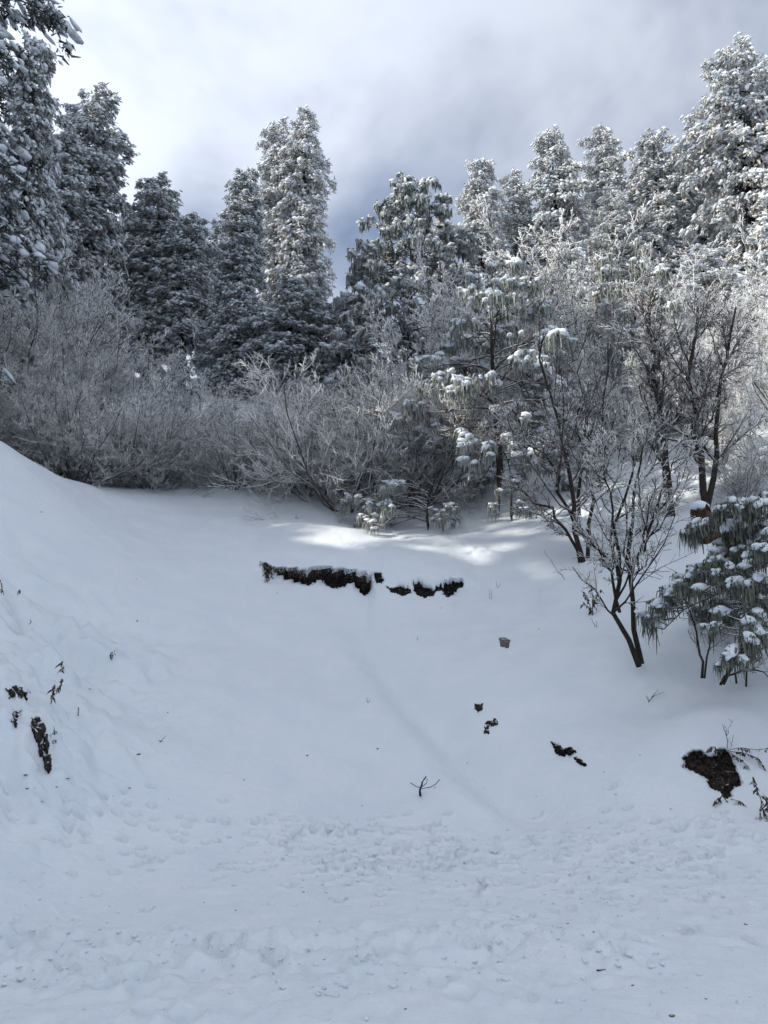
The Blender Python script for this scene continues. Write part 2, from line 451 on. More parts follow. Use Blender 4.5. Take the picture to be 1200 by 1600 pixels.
def soil_mat(name, a_, b_, snow_lo=.98, snow_hi=1.12):
    m, t, b = mat(name)
    nz = tmath(t, 'ADD', tnz(t), tmath(t, 'MULTIPLY', tmath(t, 'SUBTRACT', tnoise(t, 12, 4), .5), .8))
    c = tmix(t, tmap(t, tnoise(t, 16, 6, .7), .3, .72), a_, b_)
    c = tmix(t, tmap(t, nz, snow_lo, snow_hi), c, (.82, .85, .88))
    c = tmix(t, tmap(t, tnoise(t, 38, 4, .65), .60, .74, 0, .55), c, (.70, .73, .77))
    t.links.new(c, b.inputs['Base Color']); finish(b, .95, .1)
    tbump(t, b, tnoise(t, 30, 6, .7), 1.0, .03)
    return m
M_SOIL = soil_mat('dark_turf_soil', (0.006, 0.005, 0.005), (0.024, 0.020, 0.017))
M_SOIL2 = soil_mat('bare_brown_earth', (0.008, 0.007, 0.006), (0.060, 0.050, 0.040), 1.0, 1.15)
M_ROCK = soil_mat('wet_dark_rock', (0.022, 0.020, 0.019), (0.062, 0.056, 0.050), .90, 1.05)
M_ROCKG = soil_mat('grey_stone', (0.10, 0.095, 0.085), (0.20, 0.19, 0.17), 1.0, 1.15)
M_STRAW = wood_mat('dead_stalk', (0.045, 0.036, 0.028), (.70, .73, .76), .35, 1.0, 9.0)
m, t, b = mat('rotten_wood')
wv = t.nodes.new('ShaderNodeTexNoise'); tc_ = t.nodes.new('ShaderNodeTexCoord'); mp_ = t.nodes.new('ShaderNodeMapping')
mp_.inputs['Scale'].default_value = (14, 14, 1.6); t.links.new(tc_.outputs['Object'], mp_.inputs[0]); t.links.new(mp_.outputs[0], wv.inputs['Vector'])
wv.inputs['Scale'].default_value = 1.5; wv.inputs['Detail'].default_value = 6
c1 = tmix(t, tmap(t, wv.outputs['Fac'], .38, .62), (0.018, 0.013, 0.010), (0.085, 0.045, 0.024))
t.links.new(c1, b.inputs['Base Color']); finish(b, .9, .15); tbump(t, b, wv.outputs['Fac'], 1.0, .03)
M_STUMP = m

# outlines of the hollows where turf and earth show under the snow
HOLLOWS = {
 'bank': [(408, 878), (416, 880), (430, 889), (440, 887), (457, 888), (470, 894), (480, 896), (487, 891), (513, 887), (527, 890), (547, 892), (557, 894), (573, 900), (583, 911), (581, 923), (570, 934), (562, 927), (550, 914), (530, 919), (517, 921), (505, 912), (495, 910), (480, 916), (467, 913), (445, 907), (433, 898), (424, 893), (420, 905), (415, 912), (413, 896)],
 'clod1': [(580, 897), (595, 894), (600, 906), (597, 914), (587, 912)],
 'clod2': [(602, 916), (613, 919), (625, 917), (643, 920), (643, 927), (630, 933), (620, 928), (610, 925)],
 'clod3': [(645, 912), (660, 911), (670, 917), (681, 923), (677, 931), (663, 935), (652, 931), (645, 924)],
 'clod4': [(680, 917), (692, 914), (690, 922), (681, 924)],
 'clod5': [(692, 913), (702, 907), (720, 906), (728, 910), (720, 921), (708, 931), (698, 935), (692, 928)],
 'scar': [(1067, 1185), (1082, 1172), (1098, 1173), (1105, 1182), (1121, 1180), (1122, 1171), (1133, 1169), (1144, 1183), (1151, 1203), (1160, 1224), (1158, 1232), (1149, 1231), (1142, 1237), (1144, 1246), (1135, 1250), (1126, 1242), (1121, 1235), (1107, 1232), (1103, 1218), (1094, 1211), (1080, 1206), (1071, 1201)]}
HREC = {'bank': .20, 'clod1': .10, 'clod2': .08, 'clod3': .10, 'clod4': .05, 'clod5': .12, 'scar': .10}
HSEED = {'bank': 5, 'clod1': 11, 'clod2': 12, 'clod3': 13, 'clod4': 14, 'clod5': 15, 'scar': 29}
def sdist(P, poly, seed, jag=1.6):
    A_ = np.array(poly, float); B_ = np.roll(A_, -1, 0); d = B_ - A_
    t_ = np.clip(((P[:, None] - A_) * d).sum(-1) / (d * d).sum(-1), 0, 1)
    dist = np.sqrt((((A_ + t_[..., None] * d) - P[:, None]) ** 2).sum(-1)).min(1)
    ins = np.zeros(len(P), bool)
    for a_, b_ in zip(A_, B_):
        c_ = ((a_[1] > P[:, 1]) != (b_[1] > P[:, 1])); xx = (b_[0] - a_[0]) * (P[:, 1] - a_[1]) / (b_[1] - a_[1] + 1e-9) + a_[0]
        ins ^= c_ & (P[:, 0] < xx)
    return np.where(ins, dist, -dist) + jag * 2 * fbm(P[:, 0] * .35, P[:, 1] * .35, 2, seed)

# ------------------------------------------------------------------ the snow-covered ground
def axis(segs):
    o = [segs[0][0]]
    for a, b_, s0, s1 in segs:
        x = a
        while x < b_ - 1e-6:
            f = (x - a) / (b_ - a); x += s0 * (1 - f) + s1 * f; o.append(min(x, b_))
    return np.array(o)
gx = axis([(-130, -30, 8, 2), (-30, -9, 1.2, .25), (-9, -4.2, .2, .05), (-4.2, -2.6, .045, .033), (-2.6, 4.2, .022, .022), (4.2, 9, .05, .2), (9, 30, .25, 1.2), (30, 130, 3, 12)])
gy = axis([(-60, 2.5, 4, .12), (2.5, 4.2, .06, .03), (4.2, 6.6, .036, .036), (6.6, 8.7, .020, .020), (8.8, 13.9, .05, .13), (13.9, 15.2, .025, .025), (15.2, 24, .06, .25), (24, 70, .3, 1.5), (70, 160, 2, 8)])
GX, GY = np.meshgrid(gx, gy)
GZ = height(GX, GY) + ripple(GX, GY)
PT = np.array(pits()); HP, ok_ = hits(PT[:, 0], PT[:, 1])
for h_, rad in zip(HP, PT[ok_, 2]):
    i0, i1 = np.searchsorted(gx, [h_[0] - 5 * rad, h_[0] + 5 * rad]); j0, j1 = np.searchsorted(gy, [h_[1] - 5 * rad, h_[1] + 5 * rad])
    sx = GX[j0:j1, i0:i1] - h_[0]; sy = GY[j0:j1, i0:i1] - h_[1]
    ex = rad * 1.3; ey = rad * 1.1
    rr = (sx / ex) ** 2 + (sy / ey) ** 2
    GZ[j0:j1, i0:i1] += -min(rad * 3.8, .07) * np.exp(-rr ** 2) + min(rad * .5, .02) * np.exp(-((np.sqrt(rr) - 1.7) / .5) ** 2)
# hollow the sheet out behind the turf and earth faces, leaving the snow as an overhanging rim
dep = GY * CP + (GZ - CAM_Z) * SP; dep = np.where(dep > 1, dep, 1e3)
QX = 600 + F * GX / dep; QY = 800 - F * (-GY * SP + (GZ - CAM_Z) * CP) / dep
for k, poly in HOLLOWS.items():
    lo, hi = np.min(poly, 0) - 6, np.max(poly, 0) + 6
    m_ = (QX > lo[0]) & (QX < hi[0]) & (QY > lo[1]) & (QY < hi[1]) & (GY < 17)
    if not m_.any(): continue
    q = (HREC[k] + .10) * sstep(-.5, 2.5, sdist(np.stack([QX[m_], QY[m_]], -1), poly, HSEED[k]))
    rv = unit(np.stack([GX[m_], GY[m_], GZ[m_] - CAM_Z], -1))
    GX[m_] += rv[:, 0] * q; GY[m_] += rv[:, 1] * q; GZ[m_] += rv[:, 2] * q
nx, ny = len(gx), len(gy)
mb = MB()
jj, ii = np.meshgrid(np.arange(ny - 1), np.arange(nx - 1), indexing='ij')
a = (jj * nx + ii).ravel()
mb.add(np.stack([GX, GY, GZ], -1), np.stack([a, a + 1, a + nx + 1, a + nx], -1))
ground = link('snow_ground', mb.mesh('snow_ground', M_SNOW))
tag(ground, 'deep snow covering the slope, gully and trodden track', kind='structure')

# ------------------------------------------------------------------ firs
def polyline_curve(start, dirs, length, rise, droop, m=5):
    s = np.linspace(0, 1, m)
    P = start[:, None] + dirs[:, None] * (length[:, None] * s)[..., None]
    P[..., 2] += length[:, None] * (rise[:, None] * s - droop[:, None] * s ** 2)
    return P

def fir_parts(H_, R_, seed, style='far', cbase=.12, bpm=7.5, dens=1.0, shape=.62, lump=.35, snow=1.0, size=1.0):
    """returns meshes: trunk, branches, needles, snow (origin at the foot)"""
    r = np.random.default_rng(seed)
    tr = MB()
    zz = np.linspace(-.5, H_, 9)
    Ptr = np.stack([.06 * np.sin(zz * .6 + seed), .06 * np.cos(zz * .5 + seed * 2), zz], -1)[None]
    tubes(tr, Ptr, np.linspace(.035 * H_ ** .75 + .04, .02, 9)[None], 8)
    nb = int(H_ * (1 - cbase) * bpm)
    u = (np.arange(nb) + r.uniform(0, 1, nb)) / nb
    u = u ** .92
    z = H_ * (1 - u * (1 - cbase))
    az = np.arange(nb) * 2.39996 + r.normal(0, .5, nb)
    prof = np.minimum(1, (u / .30 + .02) ** shape) * (1 - .25 * sstep(.8, 1, u))
    lm = 1 + lump * (2 * vnoise(z * .55 + seed, az * .8, seed) + 1.1 * vnoise(z * 1.6, az * 1.5 + 9, seed + 4))
    Lb = R_ * prof * lm * r.uniform(.78, 1.12, nb) + .12
    d = np.stack([np.cos(az), np.sin(az), np.zeros(nb)], -1)
    rise = np.where(u < .12, .5, .18) + r.normal(0, .08, nb); droop = .42 + .25 * u + r.normal(0, .08, nb)
    st = np.stack([np.zeros(nb), np.zeros(nb), z], -1)
    P = polyline_curve(st, d, Lb, rise, droop)
    br = MB(); tubes(br, P, np.linspace(1, .3, 5)[None] * (.012 + .012 * Lb[:, None]), 3)
    # clumps of sprays along each bough
    step = .30 * size / dens
    cnt = np.maximum(3, (Lb / step * 2.0 * (0.6 + .4 * Lb / max(R_, .1))).astype(int))
    bi = np.repeat(np.arange(nb), cnt); nc = len(bi)
    s = r.uniform(.10, 1.0, nc) ** .85
    si = s * 4; k = np.minimum(si.astype(int), 3); f = (si - k)[:, None]
    C = P[bi, k] * (1 - f) + P[bi, k + 1] * f
    side = np.stack([-d[bi, 1], d[bi, 0], np.zeros(nc)], -1)
    lat = r.normal(0, 1, nc) * np.minimum(.32 * Lb[bi], .55) * (1.05 - .6 * s)
    C = C + side * lat[:, None]; C[:, 2] += -.25 * np.abs(lat) + r.normal(0, .05, nc)
    outw = unit(d[bi] + side * (lat / np.maximum(Lb[bi], .2) * 1.2)[:, None])
    nn = 15 if style == 'far' else 24
    sz = size * r.uniform(.75, 1.3, nc)
    ci = np.repeat(np.arange(nc), nn); q = len(ci)
    D = outw[ci] * r.uniform(.0, .7, (q, 1)) + r.normal(0, .5, (q, 3)); D[:, 2] -= r.uniform(.1, .9, q)
    ln = sz[ci] * r.uniform(.12, .25, q)
    if style == 'near': ln *= .8
    D = unit(D) * ln[:, None]
    P0 = C[ci] + r.normal(0, .095, (q, 3)) * sz[ci][:, None]
    wv_ = unit(np.cross(D, r.normal(0, 1, (q, 3)))) * (ln * r.uniform(.16, .30, q) * (1 if style == 'far' else .7))[:, None]
    nd_ = MB(); quads(nd_, P0, D, wv_)
    # snow lying on the sprays
    ns = 4 if style == 'far' else 3
    keep = r.uniform(0, 1, nc) < snow
    cs_ = np.repeat(np.nonzero(keep)[0], ns); q = len(cs_)
    C2 = C[cs_] + outw[cs_] * (r.uniform(-.08, .22, q) * sz[cs_])[:, None] + r.normal(0, .10, (q, 3)) * sz[cs_][:, None] * np.array([1, 1, .6])
    C2[:, 2] += .045 * sz[cs_]
    rr = sz[cs_] * r.uniform(.075, .165, q) * (1 if style == 'far' else .85)
    R3 = np.stack([rr * r.uniform(.9, 1.5, q), rr, rr * r.uniform(.40, .65, q)], -1)
    yw = np.arctan2(outw[cs_, 1], outw[cs_, 0]) + r.normal(0, .4, q)
    sn = MB(); blobs(sn, C2, R3, yw, -r.uniform(.1, .9, q), .25 if style == 'far' else .4, (OCT_V, OCT_F) if style == 'far' else OC2, r)
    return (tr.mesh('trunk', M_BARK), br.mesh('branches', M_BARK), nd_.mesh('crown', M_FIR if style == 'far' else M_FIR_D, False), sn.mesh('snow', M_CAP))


PROTO = {}
def proto(key, **kw):
    H_, R_ = kw.pop('H_'), kw.pop('R_')
    PROTO[key] = (H_, R_, fir_parts(H_, R_, **kw))
proto('slim', H_=20, R_=1.75, seed=10, bpm=10, dens=1.0, shape=.42, lump=.40, size=1.12, cbase=.08)
proto('slim2', H_=19, R_=1.75, seed=14, bpm=10, dens=1.0, shape=.38, lump=.45, size=1.12, cbase=.10)
proto('knob', H_=20, R_=1.7, seed=17, bpm=10, dens=1.0, shape=.45, lump=.80, size=1.1, cbase=.08)
proto('column', H_=19, R_=2.1, seed=5, bpm=10, dens=1.0, shape=.40, lump=.38, size=1.15, cbase=.08)
proto('column2', H_=19, R_=2.1, seed=21, bpm=10, dens=1.0, shape=.5, lump=.42, size=1.15, cbase=.08)
proto('bare', H_=18, R_=2.0, seed=7, bpm=10, dens=1.0, shape=.45, lump=.5, size=1.15, cbase=.30)
proto('broad', H_=17, R_=2.9, seed=23, bpm=10, dens=.9, shape=.42, lump=.42, size=1.2, cbase=.06)
proto('bushy', H_=10, R_=2.3, seed=12, bpm=11, dens=.95, shape=.6, lump=.45, size=1.1, cbase=.03)
proto('edge', H_=15, R_=2.05, seed=1, style='near', cbase=.10, bpm=5.0, dens=1.15, shape=.3, lump=.5, size=1.0, snow=.75)

def plant_fir(key, label, x, Y, bz, H_, R_, rot, group, cat='fir tree', crown_mat=None):
    h0, r0, (tr, br, ne, sn) = PROTO[key]
    e = link('fir_tree', None, None, (x, Y, bz))
    e.rotation_euler = (0, 0, rot); e.scale = (R_ / r0, R_ / r0, H_ / h0)
    tag(e, label, cat, group)
    link('trunk', tr, e)
    b_ = link('boughs', br, e); b_['kind'] = 'stuff'
    c = link('crown', ne, e); c['kind'] = 'stuff'
    if crown_mat is not None:
        c.material_slots[0].link = 'OBJECT'; c.material_slots[0].material = crown_mat
    s_ = link('snow_load', sn, c); s_['kind'] = 'stuff'
    return e
def fir(key, label, px, py, Y, hw, rot=0.0, group='tall snowy firs on the crest'):
    crown_mat = M_FIR_SUNLIT if (px > 680 or 425 < px < 500 and py < 250) else (M_FIR if key != 'edge' else None)  # sunlit firs get the paler painted-sun needles, shaded ones the darker copy
    top = pt(px, py, Y)
    bz = float(height(top[0], Y)) - .15
    R_ = .84 * hw * np.linalg.norm(top - np.array([0, 0, CAM_Z])) / F
    return plant_fir(key, label, top[0], Y, bz, top[2] - bz, R_, rot, group, crown_mat=crown_mat)

fir('edge', 'dark snow-laden fir cut off by the left edge of the photo', -42, -190, 17.0, 112, 0)
fir('slim2', 'fir peeping out behind the dark fir at the left edge', 62, 62, 25.0, 38, 1.0)
fir('bushy', 'short fir crown low between the edge fir and the column fir', 58, 222, 29.0, 46, .4)
fir('column2', 'left shoulder fir beside the tall shaded column fir', 108, 205, 34.0, 40, 2.2)
fir('column', 'tall shaded column fir nearest the left edge fir', 157, 143, 36.0, 52, 0)
fir('slim2', 'shaded fir with a rounded snowy top left of the sky slit', 250, 283, 38.0, 44, 2.5)
fir('bare', 'dark blunt fir with bare lower trunk beside the sky slit', 298, 338, 37.0, 42, 0)
fir('column2', 'dark fir filling the gap left of the round-topped fir', 205, 330, 40.0, 34, 4.0)
fir('slim', 'small pale fir top far behind the blunt dark fir', 341, 346, 50.0, 27, 3)
fir('slim', 'narrow pointed fir just left of the twin firs', 382, 268, 41.0, 37, 1.2)
fir('slim2', 'left and lower of the twin tall sunlit firs', 436, 196, 46.0, 38, 2.6)
fir('slim', 'right and higher of the twin tall sunlit firs', 478, 178, 45.0, 39, 0)
fir('bushy', 'low dark bushy fir at the foot of the twin firs', 455, 440, 36.0, 66, 0)
fir('bushy', 'low dark fir between the twin firs and the broad pine', 545, 470, 37.0, 56, 4.1)
fir('bushy', 'small dark fir left of the bushy fir below the twin firs', 375, 455, 37.0, 50, 2)
fir('column', 'pale fir close behind the right side of the broad pine', 688, 340, 41.0, 28, 3.3)
fir('slim2', 'bright blunt-topped fir right of the blue sky gap', 749, 248, 42.0, 35, 0)
fir('slim', 'shorter greyer fir behind the bright blunt-topped fir', 802, 272, 44.0, 35, 4.4)
fir('column', 'tall bright fir third from the blue sky gap', 862, 208, 43.0, 44, 1.4)
fir('knob', 'slim bright fir with a knobbed detached-looking top', 938, 204, 46.0, 34, 0)
fir('column2', 'lower fir under the slim knobbed fir', 958, 302, 41.0, 46, .8)
fir('column2', 'pointed fir between the slim knobbed fir and the giant right fir', 1018, 207, 42.0, 48, 3.0)
fir('column', 'narrow grey fir tucked against the left of the giant fir', 1086, 198, 44.0, 44, 5)
fir('broad', 'giant fir, tallest of the right-hand group', 1146, 78, 38.0, 72, 0)
fir('broad', 'fir cut off by the right edge beside the giant fir', 1206, 108, 39.0, 66, 2)
fir('bushy', 'low dense fir in front of the giant fir', 1095, 392, 33.0, 64, 1.1)
fir('bushy', 'low fir below the tall bright fir', 890, 395, 36.0, 56, 3.1)
fir('bushy', 'tiny white fir sapling below the blunt dark fir', 284, 556, 31.0, 22, .5, 'fir saplings')
# unseen firs added on the left ridge to keep the sun off the slope
RIDGE = [(-25, -14, 16), (-26, -9.5, 17), (-26, -5, 17), (-27, -2.0, 17), (-28, 1.5, 17), (-28, 10.0, 17), (-29, 13.5, 18), (-30, 17, 18), (-31, 21.5, 18), (-32, 26, 17), (-33, 31, 15), (-34, 36, 13), (-36, 41, 12),
         (-31, -12, 18), (-32, -7, 18), (-32, -2.5, 18), (-34, 11, 18), (-35, 14.5, 18), (-36, 19.5, 18), (-37, 24, 17), (-28, 4.3, 24.2 - float(height(-28, 4.3))), (-28, 6.9, 22.6 - float(height(-28, 6.9)))]  # last two added as low blockers, sized to trim the sun streak
for i_, (x, Y, H_) in enumerate(RIDGE):
    plant_fir(('broad', 'bushy', 'broad', 'column')[i_ % 4], 'unseen fir added on the left ridge to shade the slope', x, Y, float(height(x, Y)) - .2, H_, 3.1 if H_ > 10 else 1.9, i_ * 1.3, 'unseen firs added to shade the slope')

# ------------------------------------------------------------------ pines with hanging needles
def pine_parts(H_, R_, seed, nb, ntuft, tsize, nstr, cbase=.12, whorl=0.0, wstr=.05, caps=OC2, lean=(0, 0), mat_=None, rise=.45, droop=.55, shape=.8, tip_snow=.9, azr=None, cap=1.0):
    r = np.random.default_rng(seed)
    tr = MB(); zz = np.linspace(-.3, H_, 9)
    off = np.stack([lean[0] * (zz / H_) ** 1.5 + .02 * H_ ** .5 * np.sin(zz * 2.2 / H_ * 3 + seed), lean[1] * (zz / H_) ** 1.5 + .015 * np.cos(zz * 3 + seed), zz], -1)
    rad = np.linspace(.012 * H_ + .035, .012, 9)
    tubes(tr, off[None], rad[None], 8)
    u = ((np.arange(nb) + r.uniform(.1, .9, nb)) / nb) ** .9
    if whorl: u = np.clip(np.round(u / whorl) * whorl + r.normal(0, .012, nb), .02, 1)
    z = H_ * (1 - u * (1 - cbase))
    az = np.arange(nb) * 2.39996 + r.normal(0, .5, nb)
    if azr: az = r.uniform(azr[0], azr[1], nb)
    Lb = R_ * np.minimum(1, (u / .6 + .06) ** shape) * r.uniform(.62, 1.1, nb) + .05
    d = np.stack([np.cos(az), np.sin(az), np.zeros(nb)], -1)
    st = np.stack([np.interp(z, zz, off[:, 0]), np.interp(z, zz, off[:, 1]), z], -1)
    P = polyline_curve(st, d, Lb, rise + r.normal(0, .1, nb) + .35 * (1 - u), droop + .15 * u + r.normal(0, .08, nb), 7)
    P[:, 1:] += np.cumsum(r.normal(0, .018, (nb, 6, 3)), 1) * Lb[:, None, None]
    br = MB(); tubes(br, P, np.linspace(1, .3, 7)[None] * (.006 + .010 * Lb[:, None]), 5)
    # side shoots, each ending in a mop of needles
    cnt = np.maximum(2, (ntuft * Lb / R_).round().astype(int)); bi = np.repeat(np.arange(nb), cnt); nc = len(bi)
    s = r.uniform(.25, 1, nc) ** .7
    first = np.r_[0, np.cumsum(cnt)[:-1]]; s[first] = 1.0
    si = s * 6; k = np.minimum(si.astype(int), 5); f = (si - k)[:, None]
    B0 = P[bi, k] * (1 - f) + P[bi, k + 1] * f
    side = np.stack([-d[bi, 1], d[bi, 0], np.zeros(nc)], -1)
    sd = r.choice([-1, 1], nc) * r.uniform(.2, 1, nc) * (s < .98)
    sl = (.34 * Lb[bi] * (1.15 - .8 * s) + .5 * tsize * (s < .98))
    dirs = unit(d[bi] * .7 + side * sd[:, None] + np.array([0, 0, 1]) * r.uniform(-.1, .35, nc)[:, None])
    B1 = B0 + dirs * sl[:, None]
    tubes(br, np.stack([B0, (B0 + B1) / 2 + r.normal(0, .02, (nc, 3)), B1], 1), np.stack([.010 + 0 * s, .008 + 0 * s, .005 + 0 * s], 1) * (1 + H_ * .08), 3)
    sz = tsize * r.uniform(.7, 1.25, nc)
    ci = np.repeat(np.arange(nc), nstr); q = len(ci)
    ax = dirs[ci]
    rnd = unit(r.normal(0, 1, (q, 3)))
    P0 = B1[ci] - ax * (sz[ci] * r.uniform(-.12, .50, q))[:, None] + rnd * (.06 * sz[ci])[:, None]
    D = unit(ax * r.uniform(.0, .8, (q, 1)) + rnd * .8 + np.array([0, 0, .05]))
    ln = sz[ci] * r.uniform(.75, 1.2, q)
    P1 = P0 + D * (ln * .22)[:, None]
    P2 = P1 + (D * .10 + np.array([0, 0, -1.0]) * r.uniform(.6, 1, (q, 1)) + r.normal(0, .08, (q, 3))) * (ln * .8)[:, None]
    wv_ = unit(np.cross(D + np.array([0, 0, -.5]), r.normal(0, 1, (q, 3)))) * (wstr * sz[ci] * r.uniform(.6, 1.3, q))[:, None]
    ne = MB(); ribbons(ne, P0, P1, P2, wv_)
    kp = np.nonzero(r.uniform(0, 1, nc) < tip_snow * np.clip(1.25 - .5 * s, .2, 1))[0]
    q = len(kp)
    sn = MB()
    yw = np.arctan2(dirs[kp, 1], dirs[kp, 0])
    for rep, (o, sc_) in enumerate(((-.02, .62), (.16, .80), (.38, .62))):
        Cc = B1[kp] - dirs[kp] * (sz[kp] * (o + .05))[:, None] + r.normal(0, .05, (q, 3)) * sz[kp][:, None] + np.array([0, 0, .12]) * sz[kp][:, None]
        rr = sz[kp] * r.uniform(.22, .36, q) * sc_ * cap
        blobs(sn, Cc, np.stack([rr * 1.45, rr * .9, rr * .62], -1), yw, -r.uniform(-.15, .5, q), .22, caps, r)
    return tr.mesh('trunk', M_BARK), br.mesh('boughs', M_TWIG_D), ne.mesh('crown', mat_ or M_PINE, False), sn.mesh('snow_load', M_CAP)
def pine(label, px, Y, py_top, hw, group='pines with hanging needles', cat='pine tree', base=None, rot=0, **kw):
    x = (px - 600) / F * Y / CP if base is None else base[0]
    top = pt(px, py_top, Y); x = top[0] if base is None else base[0]
    bz = float(height(x, Y)) - .05
    R_ = hw * np.linalg.norm(top - np.array([0, 0, CAM_Z])) / F
    tr, br, ne, sn = pine_parts(top[2] - bz, R_, **kw)
    e = link('pine_tree', None, None, (x, Y, bz)); e.rotation_euler = (0, 0, rot)
    tag(e, label, cat, group)
    link('trunk', tr, e); b_ = link('boughs', br, e); b_['kind'] = 'stuff'
    c = link('crown', ne, e); c['kind'] = 'stuff'; s_ = link('snow_load', sn, c); s_['kind'] = 'stuff'
    return e
pine('broad drooping pine in the middle of the crest, half in sun', 640, 34.0, 292, 100, seed=41, nb=130, ntuft=19, tsize=.38, nstr=13, cbase=.05, wstr=.14, tip_snow=1.2, cap=1.7, mat_=M_PINE_C, caps=(OCT_V, OCT_F), shape=.55, rise=.4, droop=.55)
pine('young weeping pine with dark trunk standing on the terrace', 768, 18.0, 428, 122, seed=44, nb=50, ntuft=15, tsize=.31, nstr=24, cbase=.22, wstr=.055, tip_snow=1.1, cap=1.3, whorl=.09, shape=.6, rise=.30, droop=.38)
pine('pine leaning in from the right edge with snow-tipped mops', 1280, 9.2, 806, 200, seed=47, nb=27, ntuft=17, tsize=.22, nstr=34, cbase=.60, wstr=.044, cap=1.25, mat_=M_PINE_N, caps=OC2, shape=.6, rise=.16, droop=.28, azr=(1.8, 5.0))
pine('low snow-bowed pine bough lying in front of the middle thicket', 668, 17.6, 768, 105, seed=52, nb=14, ntuft=9, tsize=.26, nstr=34, cbase=.2, wstr=.03, shape=.2, rise=.25, droop=.55, azr=(2.5, 3.9))
pine('small pine mop on a low shoot by the young pine trunk', 798, 17.6, 752, 22, seed=53, nb=6, ntuft=3, tsize=.24, nstr=40, cbase=.2, wstr=.03, shape=.2)
pine('little pine tuft left of the young pine trunk', 692, 17.3, 790, 22, seed=54, nb=6, ntuft=3, tsize=.24, nstr=40, cbase=.3, wstr=.03, shape=.2)
pine('dark pine behind the bare trees on the right', 985, 23.0, 385, 66, seed=56, nb=60, ntuft=9, tsize=.42, nstr=18, cbase=.1, wstr=.05, caps=OC2, shape=.6)

# ------------------------------------------------------------------ rimed shrubs and bare trees
def grow(P, R, cnt, tr_, ang, lf, m, r, up=.15, rr=.5, rmin=.004, wander=.05):
    Nn, mm, _ = P.shape
    bi = np.repeat(np.arange(Nn), cnt); q = len(bi)
    t = r.uniform(tr_[0], tr_[1], q); si = t * (mm - 1); k = np.minimum(si.astype(int), mm - 2); f = (si - k)[:, None]
    B0 = P[bi, k] * (1 - f) + P[bi, k + 1] * f
    T = unit(P[bi, k + 1] - P[bi, k]); rad = (R[bi, k] * (1 - f[:, 0]) + R[bi, k + 1] * f[:, 0]) * rr
    plen = np.linalg.norm(np.diff(P, axis=1), axis=-1).sum(1)[bi]
    perp = unit(np.cross(T, r.normal(0, 1, (q, 3)))); an = r.uniform(ang[0], ang[1], q)[:, None]
    D = T * np.cos(an) + perp * np.sin(an)
    ln = lf * plen * r.uniform(.5, 1.2, q) * (1.15 - .65 * t)
    s = np.linspace(0, 1, m)
    Q = B0[:, None] + D[:, None] * (ln[:, None] * s)[..., None]
    Q[..., 2] += (up * ln)[:, None] * s ** 2
    Q[:, 1:] += np.cumsum(r.normal(0, wander, (q, m - 1, 3)), 1) * ln[:, None, None]
    RR = np.maximum(rad[:, None] * np.linspace(1, .35, m), rmin)
    return Q, RR
def stems(H_, nst, spread, seed, r0, m=7, foot=.22, wander=.05):
    r = np.random.default_rng(seed)
    az = np.arange(nst) * 2.4 + r.normal(0, .4, nst); th = spread * np.sqrt(r.uniform(.02, 1, nst))
    D = np.stack([np.sin(th) * np.cos(az), np.sin(th) * np.sin(az), np.cos(th)], -1)
    ln = H_ * r.uniform(.7, 1.02, nst)
    s = np.linspace(0, 1, m)
    P = (D * foot)[:, None] * np.array([1, 1, 0]) + D[:, None] * (ln[:, None] * s)[..., None]
    P[..., 2] -= .05
    P[..., 2] += (.28 * ln * np.sin(th))[:, None] * s ** 2
    P[:, 1:] += np.cumsum(r.normal(0, wander, (nst, m - 1, 3)), 1) * ln[:, None, None] * .6
    return P, np.linspace(1, .3, m)[None] * r0 * r.uniform(.7, 1.2, (nst, 1))
def twiggy(P0, R0, seed, c, lf=(.5, .5, .45), rmin=(.006, .0055, .005), t0=.25, ang=(.35, .9), up=(.2, .1, .05), mats=(None, None), k0=6):
    r = np.random.default_rng(seed)
    st = MB(); tubes(st, P0, R0, k0)
    P1, R1 = grow(P0, R0, c[0], (t0, .97), ang, lf[0], 6, r, up[0], .55, rmin[0])
    b_ = MB(); tubes(b_, P1, R1, 4)
    tw = MB()
    P2, R2 = grow(P1, R1, c[1], (.12, 1), (.4, 1.15), lf[1], 3, r, up[1], .6, rmin[1], .07); tubes(tw, P2, R2, 3)
    if len(c) > 2:
        P3, R3 = grow(P2, R2, c[2], (.1, 1), (.4, 1.15), lf[2], 2, r, up[2], .7, rmin[2], .10); tubes(tw, P3, R3, 3)
    tipz = np.percentile(P2[..., 2], 99.5)
    return st.mesh('stems', mats[0] or M_TWIG_D), b_.mesh('branches', mats[1] or M_TWIG), tw.mesh('twigs', mats[-1] or M_TWIG), tipz
SH = {}
def sproto(key, H_, nst, spread, seed, r0, c, **kw):
    P0, R0 = stems(H_, nst, spread, seed, r0)
    SH[key] = twiggy(P0, R0, seed + 100, c, **kw)
sproto('round', 2.4, 22, 1.15, 201, .015, (9, 8, 8), rmin=(.0055, .0042, .0034), t0=.10, ang=(.4, 1.1), up=(.12, .0, .0))
sproto('round2', 2.4, 19, 1.2, 202, .016, (10, 8, 8), rmin=(.0055, .0042, .0034), t0=.10, ang=(.4, 1.1), up=(.12, .0, .0))
sproto('brown', 2.4, 20, 1.05, 203, .015, (9, 8, 8), mats=(M_TWIG_D, M_TWIG_R), rmin=(.0055, .0042, .0034), t0=.10, ang=(.4, 1.1), up=(.12, .0, .0))
sproto('tall', 5.0, 11, .55, 204, .026, (13, 9, 8), lf=(.34, .45, .42), rmin=(.008, .0065, .0052), t0=.12, ang=(.4, 1.1), up=(.15, .05, .0))
